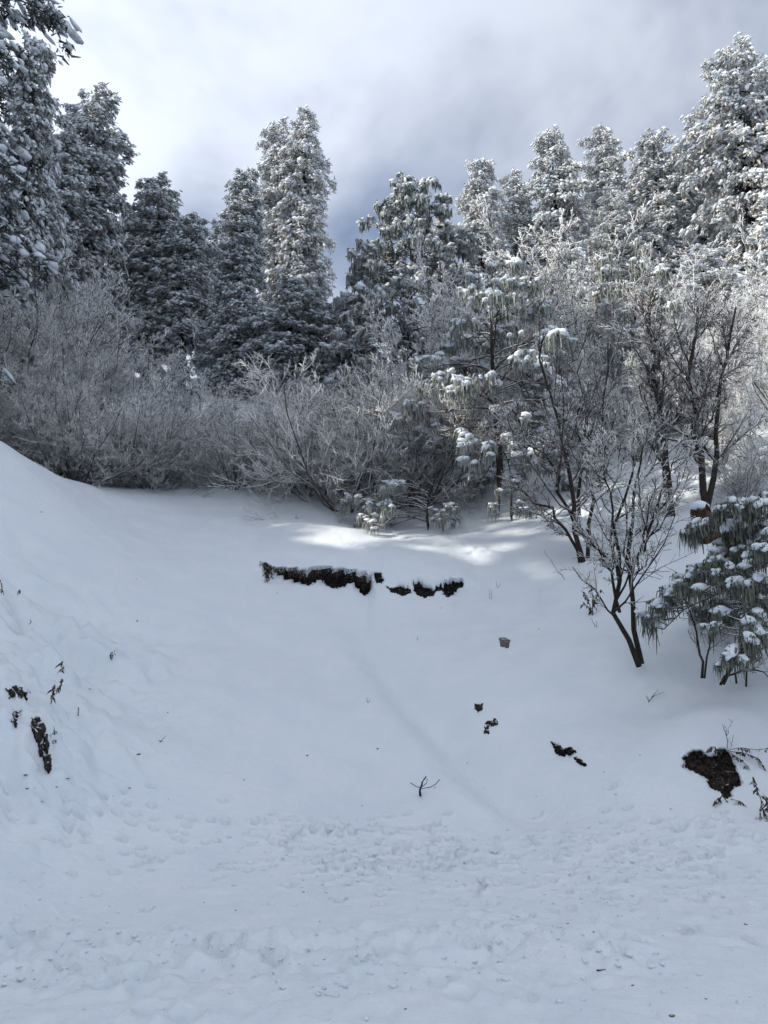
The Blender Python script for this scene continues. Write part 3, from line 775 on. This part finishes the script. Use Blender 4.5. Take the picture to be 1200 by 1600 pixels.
sproto('tall2', 5.0, 10, .65, 205, .026, (14, 9, 8), lf=(.36, .42, .42), rmin=(.008, .0065, .0052), t0=.12, ang=(.4, 1.1), up=(.15, .05, .0))
sproto('white', 4.5, 9, .6, 206, .026, (14, 9, 8), lf=(.36, .42, .42), rmin=(.011, .010, .009), mats=(M_TWIG, M_TWIG_W), t0=.12, ang=(.4, 1.1), up=(.15, .05, .0))
sproto('tree', 5.2, 3, .30, 207, .065, (24, 11, 8), lf=(.36, .42, .40), rmin=(.008, .0065, .005), t0=.18, ang=(.4, 1.1), mats=(M_BARK, M_TWIG))
sproto('tree2', 5.2, 2, .25, 208, .075, (32, 12, 8), lf=(.34, .42, .40), rmin=(.008, .0065, .005), t0=.20, ang=(.4, 1.1), mats=(M_BARK, M_TWIG_D))
M_TWIG_B = wood_mat('brownish_rimed_twig', (0.060, 0.052, 0.047), (.80, .82, .84), -.8, .25, 5.0)
def place_woody(meshes, label, loc, scl, rot, group, cat='shrub', name='bare_shrub', mat2=None):
    e = link(name, None, None, loc); e.rotation_euler = (0, 0, rot); e.scale = scl
    tag(e, label, cat, group)
    s_ = link('stems', meshes[0], e); b_ = link('branches', meshes[1], e); w_ = link('twigs', meshes[2], b_)
    for o in (s_, b_, w_): o['kind'] = 'stuff'
    if mat2 is not None:
        for o in (b_, w_): o.material_slots[0].link = 'OBJECT'; o.material_slots[0].material = mat2
    return e
def shrub(key, px, Y, ytop, label, wid=1.0, rot=None, group='rimed leafless shrubs on the terrace', cat='shrub', name='bare_shrub'):
    top = pt(px, ytop, Y); x = top[0]; bz = float(height(x, Y)) - .05
    ms = SH[key]; sc_ = (top[2] - bz) / ms[3]
    rot = rot if rot is not None else (px * .37) % 6.28
    return place_woody(ms, label, (x, Y, bz), (sc_ * wid, sc_ * wid, sc_), rot, group, cat, name, M_TWIG_B if key in ('round', 'round2', 'tall') and (px * 7 + int(Y)) % 3 == 0 else None)
LG = 'rimed saplings and shrubs of the left thicket'
shrub('tall', 15, 22, 425, 'tall grey rimed sapling at the left edge below the dark fir', group=LG)
shrub('tall2', 92, 24, 395, 'tall rimed sapling in front of the left shoulder fir', group=LG)
shrub('tall', 155, 27, 425, 'rimed sapling under the tall shaded column fir', group=LG)
shrub('round', 55, 20, 575, 'rimed shrub behind the snowy spur at the left edge', 1.1, group=LG)
shrub('round2', 125, 19.3, 600, 'dense rimed shrub where the spur meets the thicket', 1.05, group=LG)
shrub('round', 190, 20.2, 612, 'low rimed shrub with long side twigs in the left thicket', 1.1, group=LG)
shrub('round2', 245, 20.2, 628, 'rimed shrub hanging over the snow at the thicket foot', 1.0, group=LG)
shrub('round', 290, 21.8, 615, 'rimed shrub below the tiny white fir sapling', 1.0, group=LG)
shrub('tall2', 212, 26, 500, 'rimed sapling between column fir and round-topped fir', group=LG)
shrub('tall', -45, 21, 420, 'rimed sapling cut off by the left edge', group=LG)
shrub('round2', -25, 18.5, 600, 'rimed shrub cut off by the left edge above the spur', group=LG)
shrub('brown', 322, 23.5, 605, 'thin rimed shrub under the sky slit', group=LG)
shrub('tall2', 60, 29, 385, 'rimed sapling far back under the short left fir', group=LG)
shrub('tall', 120, 21.5, 500, 'mid-height rimed sapling in the middle of the left thicket', 1.1, group=LG)
shrub('tall2', 175, 23, 520, 'rimed sapling on the right flank of the left thicket', group=LG)
shrub('tall', 30, 19.5, 520, 'mid-height rimed sapling just above the snowy spur', 1.2, group=LG)
MG = 'rimed shrubs in the middle of the terrace'
shrub('round', 370, 20.5, 612, 'lone fan-shaped rimed shrub left of the middle thicket', .95, group=MG)
shrub('round2', 432, 22, 628, 'rimed shrub half behind the lone fan-shaped shrub', group=MG)
shrub('brown', 482, 20.2, 640, 'rimed shrub on the left end of the middle thicket', group=MG)
shrub('round2', 545, 19.2, 592, 'largest rimed shrub of the middle thicket', 1.05, group=MG)
shrub('brown', 605, 19.6, 605, 'brown-centred rimed shrub behind the bowed pine bough', 1.05, group=MG)
shrub('brown', 655, 19.8, 600, 'brown shrub right of the bowed pine bough', group=MG)
shrub('brown', 705, 24, 590, 'brown shrub behind the left boughs of the young pine', group=MG)
shrub('white', 690, 27, 445, 'bright rimed sapling at the right foot of the broad pine', .9, group=MG)
shrub('round', 560, 25, 585, 'rimed shrub at the foot of the broad pine', group=MG)
shrub('brown', 640, 23, 575, 'brown shrub under the sunlit boughs of the broad pine', group=MG)
RG = 'rimed saplings and bare trees on the right'
shrub('white', 748, 27.5, 450, 'white rimed sapling behind the young pine', group=RG)
shrub('white', 825, 28, 398, 'white rimed sapling left of the lower bright firs', group=RG)
shrub('white', 880, 28, 385, 'whitest rimed sapling below the tall bright fir', group=RG)
shrub('tall', 930, 23, 450, 'rimed sapling above the dark multi-stem tree', group=RG)
shrub('tall2', 1045, 23, 425, 'rimed sapling behind the single dark trunk', group=RG)
shrub('tall', 1105, 22, 450, 'rimed sapling behind the forked dark trunk', group=RG)
shrub('white', 1165, 24, 405, 'white rimed sapling under the giant fir', group=RG)
shrub('tall2', 1205, 19, 400, 'rimed sapling cut off by the right edge', group=RG)
shrub('tall2', 1170, 17, 560, 'bare rimed tree at the right edge above the leaning pine', group=RG)
shrub('brown', 835, 26, 585, 'brown shrub right of the young pine', group=RG)
shrub('brown', 915, 22.5, 600, 'brown shrub behind the dark multi-stem tree', group=RG)
shrub('tall', 985, 20, 545, 'thin rimed sapling between the two dark trunks', group=RG)
shrub('brown', 1075, 21, 600, 'brown shrub behind the stump', group=RG)
shrub('brown', 1150, 15.5, 690, 'brown shrub right of the stump', group=RG)
shrub('tree', 1110, 18, 500, 'bare tree with three slender boles behind the stump', 1.1, group=RG, cat='bare tree', name='bare_tree')
shrub('tree2', 870, 21, 470, 'bare tree rising behind the right boughs of the young pine', 1.1, group=RG, cat='bare tree', name='bare_tree')

def stem_tree(label, lines, Y, seed, c, r0, group, mats, base=None, extra=None, **kw):
    """a bare tree whose boles follow surveyed lines (photo pixels at depth Y, dY per point)"""
    allP, allR = [], []
    for pl in lines:
        w = np.array([pt(p[0], p[1], Y + (p[2] if len(p) > 2 else 0)) for p in pl])
        dd = np.r_[0, np.cumsum(np.linalg.norm(np.diff(w, axis=0), axis=1))]
        s = np.linspace(0, dd[-1], 9)
        allP.append(np.stack([np.interp(s, dd, w[:, i]) for i in range(3)], -1))
        allR.append(np.linspace(1, .28, 9) * r0 * (pl[0][3] if len(pl[0]) > 3 else 1))
    P = np.array(allP); R = np.array(allR)
    o = P[0, 0].copy(); o[2] = float(height(o[0], o[1]))
    P = P - o; P[:, 0, 2] -= .06
    r = np.random.default_rng(seed)
    P[:, 1:-1] += r.normal(0, .012, P[:, 1:-1].shape) * (P[0, -1, 2])
    e = link('bare_tree', None, None, o); tag(e, label, 'bare tree', group)
    ms = twiggy(P, R, seed, c, mats=mats, **kw)
    for i in range(len(P)):
        b_ = MB(); tubes(b_, P[i:i + 1], R[i:i + 1], 8); link('trunk', b_.mesh('trunk', mats[0]), e)
    b_ = link('branches', ms[1], e); w_ = link('twigs', ms[2], b_); b_['kind'] = 'stuff'; w_['kind'] = 'stuff'
    return e
stem_tree('frosted young tree with two leaning black stems standing alone on the right slope',
          [[(998, 1034), (975, 985), (962, 950), (968, 880), (978, 800), (990, 700)], [(1002, 1030, .1), (988, 980, .1), (985, 900, .1), (990, 830, .1), (1000, 760, .15), (1005, 690, .2)],
           [(968, 950, 0, .6), (955, 900, -.1), (925, 850, -.2), (900, 830, -.3)], [(985, 905, .1, .7), (1005, 850, 0), (1030, 790, 0), (1060, 700, .1)], [(966, 900, 0, .6), (955, 830, .1), (945, 760, .2), (940, 700, .3)]],
          10.4, 301, (12, 10, 7), .038, 'dark-stemmed bare trees', (M_BARK, M_BARK, M_TWIG_R), lf=(.34, .45, .45), rmin=(.006, .0048, .004), t0=.22, up=(.3, .1, .05))
stem_tree('bare tree with a single straight dark trunk uphill of the stump', [[(1048, 812), (1042, 745), (1032, 670), (1022, 580), (1015, 470)]], 15.6, 302, (34, 11, 9), .10,
          'dark-stemmed bare trees', (M_BARK, M_TWIG_D), lf=(.26, .42, .42), rmin=(.008, .006, .005), t0=.2)
stem_tree('bare tree with a forked dark trunk directly behind the stump', [[(1106, 806), (1098, 740), (1085, 670), (1078, 580), (1090, 480)], [(1104, 790, 0, .8), (1110, 720), (1125, 640), (1135, 560), (1150, 480)]], 15.2, 303, (24, 11, 9), .08,
          'dark-stemmed bare trees', (M_BARK, M_TWIG_D), lf=(.30, .42, .42), rmin=(.008, .006, .005), t0=.2)
stem_tree('dark multi-stem bare tree right of the sunlit streak', [[(912, 876), (900, 820), (895, 770), (878, 700), (858, 600), (850, 520)], [(906, 874, 0, .7), (885, 830), (850, 790), (810, 760), (775, 745)], [(918, 874, .1, .8), (925, 800, .1), (930, 720, .2), (945, 620, .2), (950, 540, .2)],
          [(900, 820, 0, .7), (870, 740, -.1), (830, 690, -.2), (800, 640, -.2)], [(905, 800, 0, .7), (915, 740), (905, 650), (910, 560)]], 14.5, 304, (14, 10, 8), .05,
          'dark-stemmed bare trees', (M_BARK, M_TWIG_D), lf=(.34, .45, .42), rmin=(.008, .0065, .005), t0=.2)
stem_tree('dark bramble of bare stems under the leaning right pine', [[(1096, 1052), (1092, 1000), (1080, 960), (1065, 930)], [(1100, 1052, 0, .7), (1110, 990), (1108, 930), (1115, 880)], [(1130, 1060, 0, 1.1), (1150, 1030), (1165, 990), (1190, 950)], [(1125, 1062, 0, .9), (1140, 1055), (1175, 1045), (1215, 1060)],
          [(1130, 1062, -.1, .8), (1160, 1020, -.1), (1200, 1010, -.1), (1240, 1030, -.1)], [(1150, 1060, 0, .7), (1160, 980, .1), (1165, 900, .2)], [(1165, 1065, 0, .7), (1180, 1000), (1200, 930)]],
          9.7, 305, (7, 5, 3), .018, 'dark-stemmed bare trees', (M_BARK, M_TWIG_D), lf=(.34, .5, .45), rmin=(.005, .004, .003), t0=.15)

# ------------------------------------------------------------------ stump
b0 = hit(1108, 842)
def stump():
    e = link('tree_stump', None, None, b0); e.rotation_euler = (0, math.radians(-12), 0)
    tag(e, 'broken reddish-brown stump with a snow cap among the right-hand trees', 'stump')
    r = np.random.default_rng(5); a = np.linspace(0, 2 * np.pi, 28, endpoint=False)
    zs = np.array([-.25, 0, .12, .25, .38, .50, .58]); rad = np.array([.23, .22, .20, .185, .175, .16, .13])
    V = []
    rid = 1 + .10 * np.sin(a * 5 + 1) + .06 * np.sin(a * 11) + r.normal(0, .03, 28)
    for z, q in zip(zs, rad):
        top = .08 * np.sin(a + .6) + .04 * np.sin(a * 5) if z > .45 else 0 * a
        V.append(np.stack([q * rid * np.cos(a), q * rid * np.sin(a), z + top], -1))
    V = np.concatenate(V); mb = MB(); Fq = []
    for i in range(len(zs) - 1):
        for j in range(28): Fq.append((i * 28 + j, i * 28 + (j + 1) % 28, (i + 1) * 28 + (j + 1) % 28, (i + 1) * 28 + j))
    mb.add(V, Fq)
    c = MB(); 
    link('bole', mb.mesh('bole', M_STUMP), e)
    s = MB(); blobs(s, np.array([[0, 0, .58]]), np.array([[.16, .15, .09]]), np.array([.3]), np.array([-.2]), .08, OC3, r)
    link('snow_cap', s.mesh('snow_cap', M_CAP), e)
stump()

# ------------------------------------------------------------------ ledge, rocks and bare earth
def lump(name, label, px, py, wpx, hpx, mat_, seed, cat='rock', group=None, depth=.6, rough=.28, parent_cap=False, sink=.25, base=OC4, yaw=0.0):
    """an angular half-buried lump sized in photo pixels at the spot where it stands"""
    c = hit(px, py)
    d = np.linalg.norm(c - np.array([0, 0, CAM_Z])) / F
    rx, rz = wpx * d * .66, hpx * d * .66
    r = np.random.default_rng(seed); V, Fa = base; V = V.copy()
    pl = unit(r.normal(0, 1, (11, 3)))
    for q in pl:                                   # cleave flat facets
        dd = V @ q; lim = r.uniform(.62, .92)
        V = np.where((dd > lim)[:, None], V - q * (dd - lim)[:, None], V)
    no = sum(vnoise(V[:, 0] * f + seed, V[:, 1] * f + V[:, 2] * f * 1.3, seed + f) / f for f in (2, 5, 11))
    V = V * (1 + rough * no)[:, None]
    V = V * np.array([rx, max(rx, rz) * depth, rz])
    cy, sy = math.cos(yaw), math.sin(yaw)
    V = np.stack([V[:, 0] * cy - V[:, 2] * sy, V[:, 1], V[:, 0] * sy + V[:, 2] * cy], -1)
    V[:, 1] += rz * sink
    o = link(name, MB().add(V, Fa).mesh(name, mat_), None, c)
    tag(o, label, cat, group)
    return o
# undercut turf bank
e = link('turf_bank', None, None, (float(LX[3]), 14.9, float(height(LX[3], 14.7)))); O_ = np.array(e.location)
tag(e, 'dark undercut turf bank under a snow lip across the slope', 'earth bank')
r = np.random.default_rng(8); q = 240
tx = r.uniform(408, 582, q); tx = np.where(r.uniform(0, 1, q) < .5, tx, np.clip(r.choice([412, 432, 462, 470, 490, 512, 575], q) + r.normal(0, 6, q), 406, 584))
ty = np.interp(tx, [408, 430, 457, 480, 487, 513, 547, 573, 583], [879, 889, 888, 895, 891, 888, 893, 900, 909]) + r.uniform(-2, 5, q)
P0, ok_ = hits(tx, ty, 13, 19, 60); q = len(P0); x = P0[:, 0]
P0 = P0 - unit(P0 - np.array([0, 0, CAM_Z])) * r.uniform(.03, .09, (q, 1))
D1 = np.stack([r.normal(0, .02, q), -r.uniform(.0, .03, q), r.uniform(-.03, .03, q)], -1)
D2 = np.stack([r.normal(0, .035, q), -r.uniform(0, .02, q), -r.uniform(.02, .15, q) ], -1)
g = MB(); ribbons(g, P0 - O_, P0 + D1 - O_, P0 + D1 + D2 - O_, np.stack([r.uniform(.003, .007, q), 0 * x, 0 * x], -1))
fr = link('grass_fringe', g.mesh('grass_fringe', M_STRAW, False), e); fr['kind'] = 'stuff'
def patch(name, poly, mat_, seed, bulge, label=None, cat=None, group=None, parent=None, step=2.0, rough=.6, edge=5.0, jag=1.6, rec=None):
    """bare ground or rock breaking through the snow: a bulging piece that follows the slope inside an outline"""
    poly = np.array(poly, float); lo, hi = poly.min(0) - 6, poly.max(0) + 6
    xs_ = np.arange(lo[0], hi[0] + step, step); ys_ = np.arange(lo[1], hi[1] + step, step)
    X, Y_ = np.meshgrid(xs_, ys_)
    P = np.stack([X.ravel(), Y_.ravel()], -1)
    sd = sdist(P, poly, seed, jag)
    t0_ = np.linalg.norm(hit(*poly.mean(0)) - np.array([0, 0, CAM_Z]))
    w, ok = hits(P[:, 0], P[:, 1], t0_ * .82, t0_ * 1.2, 50)
    ray = unit(w - np.array([0, 0, CAM_Z]))
    nz_ = fbm(P[ok, 0] * .11 + seed, P[ok, 1] * .13, 4, seed + 3, .6)
    up_ = sstep(-1.5, edge, sd[ok]) * (1 + rough * 1.6 * nz_) * bulge - .035 * sstep(.5, -2.5, sd[ok])
    if rec is not None: up_ = -rec + .09 * nz_ * min(1, rec / .1)
    w = w - ray * up_[:, None] + np.array([0, 0, .004])
    full = np.zeros((len(P), 3)); full[ok] = w
    keep = ok & (sd > (-2.6 if rec is None else -4.5)); nx_ = len(xs_)
    i_, j_ = np.meshgrid(np.arange(len(ys_) - 1), np.arange(nx_ - 1), indexing='ij'); a_ = (i_ * nx_ + j_).ravel()
    q = np.stack([a_, a_ + nx_, a_ + nx_ + 1, a_ + 1], -1); q = q[keep[q].all(1)]
    used = np.unique(q); remap = np.zeros(len(P), int); remap[used] = np.arange(len(used))
    O2 = full[used].mean(0) if parent is None else np.array(parent.location)
    me = MB().add(full[used] - O2, remap[q]).mesh(name, mat_)
    o = link(name, me, parent, None if parent is not None else O2)
    if label: tag(o, label, cat, group)
    return o
patch('soil_face', HOLLOWS['bank'], M_SOIL, 5, .02, parent=e, step=1.6, rec=HREC['bank'])
TC = 'turf clods along the ledge'
patch('earth_clod', HOLLOWS['clod1'], M_SOIL, 11, .025, 'dark turf clod touching the right end of the undercut bank', 'earth clod', TC, step=1.2, edge=4, rec=HREC['clod1'])
patch('earth_clod', HOLLOWS['clod2'], M_SOIL, 12, .025, 'leftmost of the flat dark clods right of the undercut bank', 'earth clod', TC, step=1.2, edge=4, rec=HREC['clod2'])
patch('earth_clod', HOLLOWS['clod3'], M_SOIL, 13, .03, 'dark clod in the middle of the loose clods on the ledge', 'earth clod', TC, step=1.2, edge=4, rec=HREC['clod3'])
patch('earth_clod', HOLLOWS['clod4'], M_SOIL, 14, .05, 'small clod wedged before the largest clod of the ledge', 'earth clod', TC, step=1.0, edge=3, rec=HREC['clod4'])
patch('earth_clod', HOLLOWS['clod5'], M_SOIL, 15, .03, 'largest wedge-shaped dark clod at the right end of the ledge', 'earth clod', TC, step=1.2, edge=4, rec=HREC['clod5'])
patch('stone', [(781, 998), (787, 997), (797, 1002), (794, 1012), (782, 1010)], M_ROCKG, 16, .06, 'small square grey stone alone on the snow below the ledge', 'stone', step=1.0, edge=3, jag=.8)
patch('stone', [(742, 1100), (754, 1100), (754, 1109), (747, 1113), (742, 1108)], M_ROCK, 17, .05, 'dark stone at the top of the pitted patch in mid slope', 'stone', step=1.0, edge=3, jag=1)
patch('stone', [(757, 1128), (775, 1124), (777, 1132), (766, 1135)], M_ROCK, 18, .03, 'thin dark stone in the lower pitted patch', 'stone', step=1.0, edge=3, jag=2)
patch('stone', [(757, 1136), (763, 1134), (764, 1146), (757, 1147)], M_ROCK, 19, .03, 'lowest tiny stone of the pitted patch', 'stone', step=1.0, edge=3, jag=2)
RC = 'dark rocks above the earth patch'
patch('rock', [(861, 1159), (873, 1163), (884, 1172), (883, 1181), (869, 1179), (865, 1170)], M_SOIL, 20, .05, 'left dark rock of the cluster uphill of the bare earth', 'rock', RC, step=1.0, edge=4)
patch('rock', [(884, 1170), (892, 1168), (900, 1175), (892, 1180), (885, 1178)], M_SOIL, 21, .05, 'right dark rock of the cluster uphill of the bare earth', 'rock', RC, step=1.0, edge=3)
patch('rock', [(896, 1184), (906, 1185), (917, 1196), (908, 1197)], M_SOIL, 22, .03, 'small dark rock just below the rock cluster', 'rock', RC, step=1.0, edge=3)
LS = 'brown rocks stacked on the left bank'
patch('rock', [(50, 1121), (62, 1121), (72, 1139), (67, 1152), (62, 1163), (56, 1159), (49, 1141)], M_ROCK, 23, .05, 'topmost and broadest rock of the brown stack on the left bank', 'rock', LS, step=1.2, edge=4, jag=1)
patch('rock', [(67, 1149), (73, 1148), (77, 1167), (74, 1180), (69, 1172)], M_ROCK, 24, .05, 'slim right-hand rock of the brown stack on the left bank', 'rock', LS, step=1.0, edge=3, jag=1)
patch('rock', [(59, 1162), (66, 1163), (68, 1182), (62, 1183)], M_ROCK, 25, .045, 'small inner rock of the brown stack on the left bank', 'rock', LS, step=1.0, edge=3, jag=1)
patch('rock', [(67, 1181), (79, 1180), (80, 1203), (75, 1210), (69, 1200)], M_ROCK, 26, .05, 'lowest rock of the brown stack on the left bank', 'rock', LS, step=1.0, edge=3, jag=1)
patch('rock', [(10, 1078), (24, 1074), (44, 1082), (42, 1094), (30, 1088), (16, 1092)], M_ROCK, 27, .03, 'ragged dark rock poking out above the brown stack at left', 'rock', LS, step=1.2, edge=4, jag=5)
patch('rock', [(22, 1112), (31, 1112), (28, 1124), (24, 1136), (20, 1126)], M_ROCK, 28, .03, 'small rock between the brown stack and the left edge', 'rock', LS, step=1.2, edge=4, jag=4)
patch('earth_scar', HOLLOWS['scar'], M_SOIL2, 29, .03, 'patch of bare brown earth breaking through the snow at lower right', 'earth scar', step=1.4, edge=7, rough=1.0, rec=HREC['scar'])

# ------------------------------------------------------------------ small dead plants and sticks
def sprig(label, lines, seed, rad=.006, leaves=0, leaf=.05, name='dead_sprig', cat='dead plant', group='dead plants poking through the snow', mat_=None, lift=0.0, branch=0):
    """stalks given as photo-pixel lines standing where their foot meets the snow"""
    b_ = hit(*lines[0][0]); e = link(name, None, None, b_); tag(e, label, cat, group)
    r = np.random.default_rng(seed); mb_l = MB(); Pm = []
    for pl in lines:
        w = np.array([pt(p[0], p[1], b_[1] - .02 - (p[2] if len(p) > 2 else 0)) for p in pl]) - b_
        dd = np.r_[0, np.cumsum(np.linalg.norm(np.diff(w, axis=0), axis=1))]; s = np.linspace(0, dd[-1], 7)
        P = np.stack([np.interp(s, dd, w[:, i]) for i in range(3)], -1); P[1:-1] += r.normal(0, .006, (5, 3)); Pm.append(P)
        R = np.linspace(1, .45, 7) * rad
        st = MB(); tubes(st, P[None], R[None], 5)
        if branch:
            P2, R2 = grow(P[None], R[None], branch, (.3, .95), (.4, 1), .3, 4, r, .1, .6, rad * .35); tubes(st, P2, R2, 3)
        link('stalk', st.mesh('stalk', mat_ or M_STRAW), e)
    if leaves:
        P = np.array(Pm); bi = r.integers(0, len(P), leaves); t = r.uniform(.15, 1, leaves) * 6; k = np.minimum(t.astype(int), 5); f = (t - k)[:, None]
        p0 = P[bi, k] * (1 - f) + P[bi, k + 1] * f
        D = np.stack([r.normal(0, .35, leaves), r.normal(0, .3, leaves) - .2, -r.uniform(.4, 1, leaves)], -1) * leaf * r.uniform(.5, 1.3, (leaves, 1))
        W_ = unit(np.cross(D, r.normal(0, 1, (leaves, 3)))) * leaf * .16
        ribbons(mb_l, p0, p0 + D * .5 + r.normal(0, .1 * leaf, (leaves, 3)), p0 + D, W_)
        o = link('withered_leaves', mb_l.mesh('withered_leaves', mat_ or M_STRAW, False), e); o['kind'] = 'stuff'
    return e
sprig('thick broken stick with two thin side shoots in the lower gully', [[(657, 1244), (657, 1232), (660, 1222), (666, 1213)]], 401, .014, name='broken_stick', cat='stick', mat_=M_BARK)
st_ = bpy.data.objects['broken_stick']
for ln_ in ([(658, 1231), (650, 1229), (641, 1223)], [(659, 1232), (672, 1230), (680, 1226), (687, 1218)], [(660, 1229), (666, 1224), (668, 1217)]):
    w = np.array([pt(p[0], p[1], st_.location[1] - .02) for p in ln_]) - np.array(st_.location)
    q_ = MB(); tubes(q_, w[None], np.full((1, len(w)), .004), 4); link('side_shoot', q_.mesh('side_shoot', M_BARK), st_)
sprig('clump of withered drooping stalks left of the frosted young tree', [[(924, 960), (920, 940), (912, 925), (907, 922)], [(926, 962), (926, 935), (924, 918)], [(922, 960), (930, 935), (938, 922), (944, 928)], [(928, 960), (915, 945), (910, 940)]], 402, .008, 46, .10)
sprig('thin bent stalk below the withered clump', [[(930, 980), (927, 972), (923, 966)], [(932, 980), (931, 970)]], 403, .005)
sprig('small forked twig below the right-hand bramble', [[(1013, 1097), (1022, 1086), (1038, 1081)], [(1014, 1096), (1010, 1087)], [(1018, 1090), (1027, 1077)]], 404, .006)
sprig('slim upright twig above the bare earth patch', [[(1137, 1170), (1136, 1150), (1134, 1135)], [(1136, 1150), (1128, 1132)], [(1136, 1148), (1142, 1124)]], 405, .004, branch=4)
sprig('short straight stalk beside the upright twig above the bare earth', [[(1141, 1168), (1146, 1148)]], 406, .004)
sprig('long leafy dead stems trailing right from the bare earth top', [[(1138, 1172), (1160, 1168, .1), (1185, 1172, .15), (1215, 1168, .2)], [(1140, 1174), (1165, 1176, .1), (1182, 1184, .15), (1194, 1200, .2)], [(1125, 1172), (1112, 1168, .1), (1103, 1176, .1)], [(1138, 1175), (1155, 1185, .15), (1170, 1198, .2)]], 407, .005, 130, .055)
sprig('dead stem arching down left of the bare earth patch', [[(1070, 1188), (1062, 1200, .05), (1052, 1212, .08), (1048, 1222, .08)]], 408, .005, 18, .05)
sprig('leafy dead stems sagging below the bare earth patch', [[(1142, 1248), (1158, 1252, .1), (1172, 1265, .1), (1178, 1282, .1)], [(1128, 1243), (1120, 1250, .05), (1117, 1252, .05)], [(1132, 1248), (1138, 1260, .05), (1143, 1264, .05)]], 409, .005, 80, .05)
sprig('dark leafy dead stems at the right edge below the earth patch', [[(1196, 1275), (1190, 1255, .1), (1184, 1240, .1), (1176, 1214, .1)], [(1200, 1270), (1200, 1250), (1192, 1240)], [(1188, 1270), (1186, 1285), (1184, 1294)], [(1194, 1270), (1200, 1285, .05), (1206, 1300, .05)]], 410, .006, 110, .06)
sprig('frosted dead stalks at the left end of the turf bank', [[(418, 910), (417, 895), (412, 880)], [(420, 908), (424, 892), (430, 884)]], 411, .006, 40, .08)
sprig('drooping dead stem below the left end of the turf bank', [[(432, 925), (440, 932, .05), (450, 934, .05), (457, 943, .05)]], 412, .005, 26, .07)
sprig('faint grass blades right of the ledge', [[(777, 918), (775, 906)], [(779, 919), (783, 908)], [(785, 922), (796, 924)]], 413, .004)
sprig('grass stalks right of the largest ledge clod', [[(766, 936), (764, 920)], [(768, 936), (768, 922)]], 414, .004)
sprig('tiny twig alone in the gully below the ledge', [[(652, 1002), (653, 994)]], 415, .004)
sprig('tiny twig in the middle of the bare snow slope', [[(575, 1098), (573, 1090)], [(575, 1098), (578, 1092)]], 416, .004)
sprig('small dark sprig on the left slope above the pellets', [[(252, 1159), (256, 1154), (260, 1150)], [(252, 1158), (247, 1157)]], 417, .005)
sprig('dark chip of bark on the smooth left slope', [[(214, 970), (219, 977), (223, 980)]], 418, .016, mat_=M_BARK, name='bark_chip', cat='bark chip')
sprig('dark grass tuft on the lumpy left bank', [[(174, 1030), (172, 1024), (176, 1018)], [(174, 1030), (180, 1016)]], 419, .006, 6, .05)
sprig('little dark sprig low on the left bank', [[(123, 1118), (122, 1110), (123, 1105)]], 420, .007, 4, .04)
sprig('withered tuft above the brown rock stack', [[(78, 1100), (84, 1080), (86, 1068)], [(88, 1085), (94, 1070), (98, 1060)], [(98, 1050), (100, 1040), (98, 1032)]], 421, .003, 60, .06)
sprig('dead grass at the left edge of the lumpy bank', [[(5, 930), (3, 915), (0, 905)], [(28, 930), (32, 920)], [(8, 960), (6, 950)]], 422, .004, 30, .05)
sprig('curled brown stalk on the upper left bank', [[(45, 975), (48, 972), (47, 967)]], 423, .006)
sprig('dry twigs beside the left rock stack', [[(78, 1150), (88, 1142)], [(80, 1160), (90, 1156)], [(82, 1146), (86, 1135)]], 424, .003, 20, .03)
sprig('thin dead twigs left of the dark multi-stem tree', [[(882, 905), (870, 890), (850, 860)], [(880, 900), (868, 893), (862, 895)]], 425, .005)
# loose snow crumbs on the track and the lower slope
r = np.random.default_rng(77); C = []; R3 = []; pc = []
for cx, cy, sx, sy, n_ in ((600, 1345, 110, 30, 160), (880, 1360, 130, 40, 150), (300, 1500, 260, 30, 130), (760, 1500, 200, 40, 110), (100, 1480, 90, 40, 60)):
    for _ in range(n_):
        pc.append((cx + r.normal() * sx, min(cy + r.normal() * sy, 1595)))
pc = np.array(pc); HP, _ok = hits(pc[:, 0], pc[:, 1])
RP = ripple(HP[:, 0], HP[:, 1])
for h_, rp_ in zip(HP, RP):
        q = r.uniform(.006, .018); C.append(h_ + np.array([0, 0, q * .2 + rp_])); R3.append((q * r.uniform(1, 1.6), q, q * .7))
mb = MB(); C = np.array(C); blobs(mb, C, np.array(R3), r.uniform(0, 6, len(C)), None, .25, OC2, r)
tag(link('snow_crumbs', mb.mesh('snow_crumbs', M_SNOW)), 'loose crumbs of snow scattered over the track and lower slope', 'snow crumbs', kind='stuff')

# specks of bark and needles shed on the snow
r = np.random.default_rng(91)
sp_ = [(40, 1212), (42, 1232), (54, 1231), (89, 1229), (105, 1218), (202, 1231), (264, 1248), (217, 1179), (140, 1076), (196, 1092), (180, 917), (262, 1113), (65, 800), (213, 905), (218, 909), (228, 916), (1108, 1397), (1165, 1446), (1050, 1588), (780, 1508), (938, 1512), (500, 1440), (368, 1423), (842, 983), (730, 1192), (590, 1170), (480, 1180), (1000, 1180), (690, 950), (845, 940)]
sp_ += [(r.uniform(20, 1180), r.uniform(1180, 1580)) for _ in range(60)]
sp_ = np.array(sp_); HP, _ok = hits(sp_[:, 0], sp_[:, 1]); HP[:, 2] += ripple(HP[:, 0], HP[:, 1]) * (HP[:, 1] < 10) + .002
q = len(HP); rr = r.uniform(.004, .013, q); rr[30:] *= .5
mb = MB(); blobs(mb, HP, np.stack([rr * r.uniform(1.2, 2.6, q), rr, rr * .6], -1), r.uniform(0, 6, q), None, .3, OC2, r)
tag(link('bark_litter', mb.mesh('bark_litter', M_STRAW)), 'specks of bark and needles scattered over the snow slope', 'litter', kind='stuff')
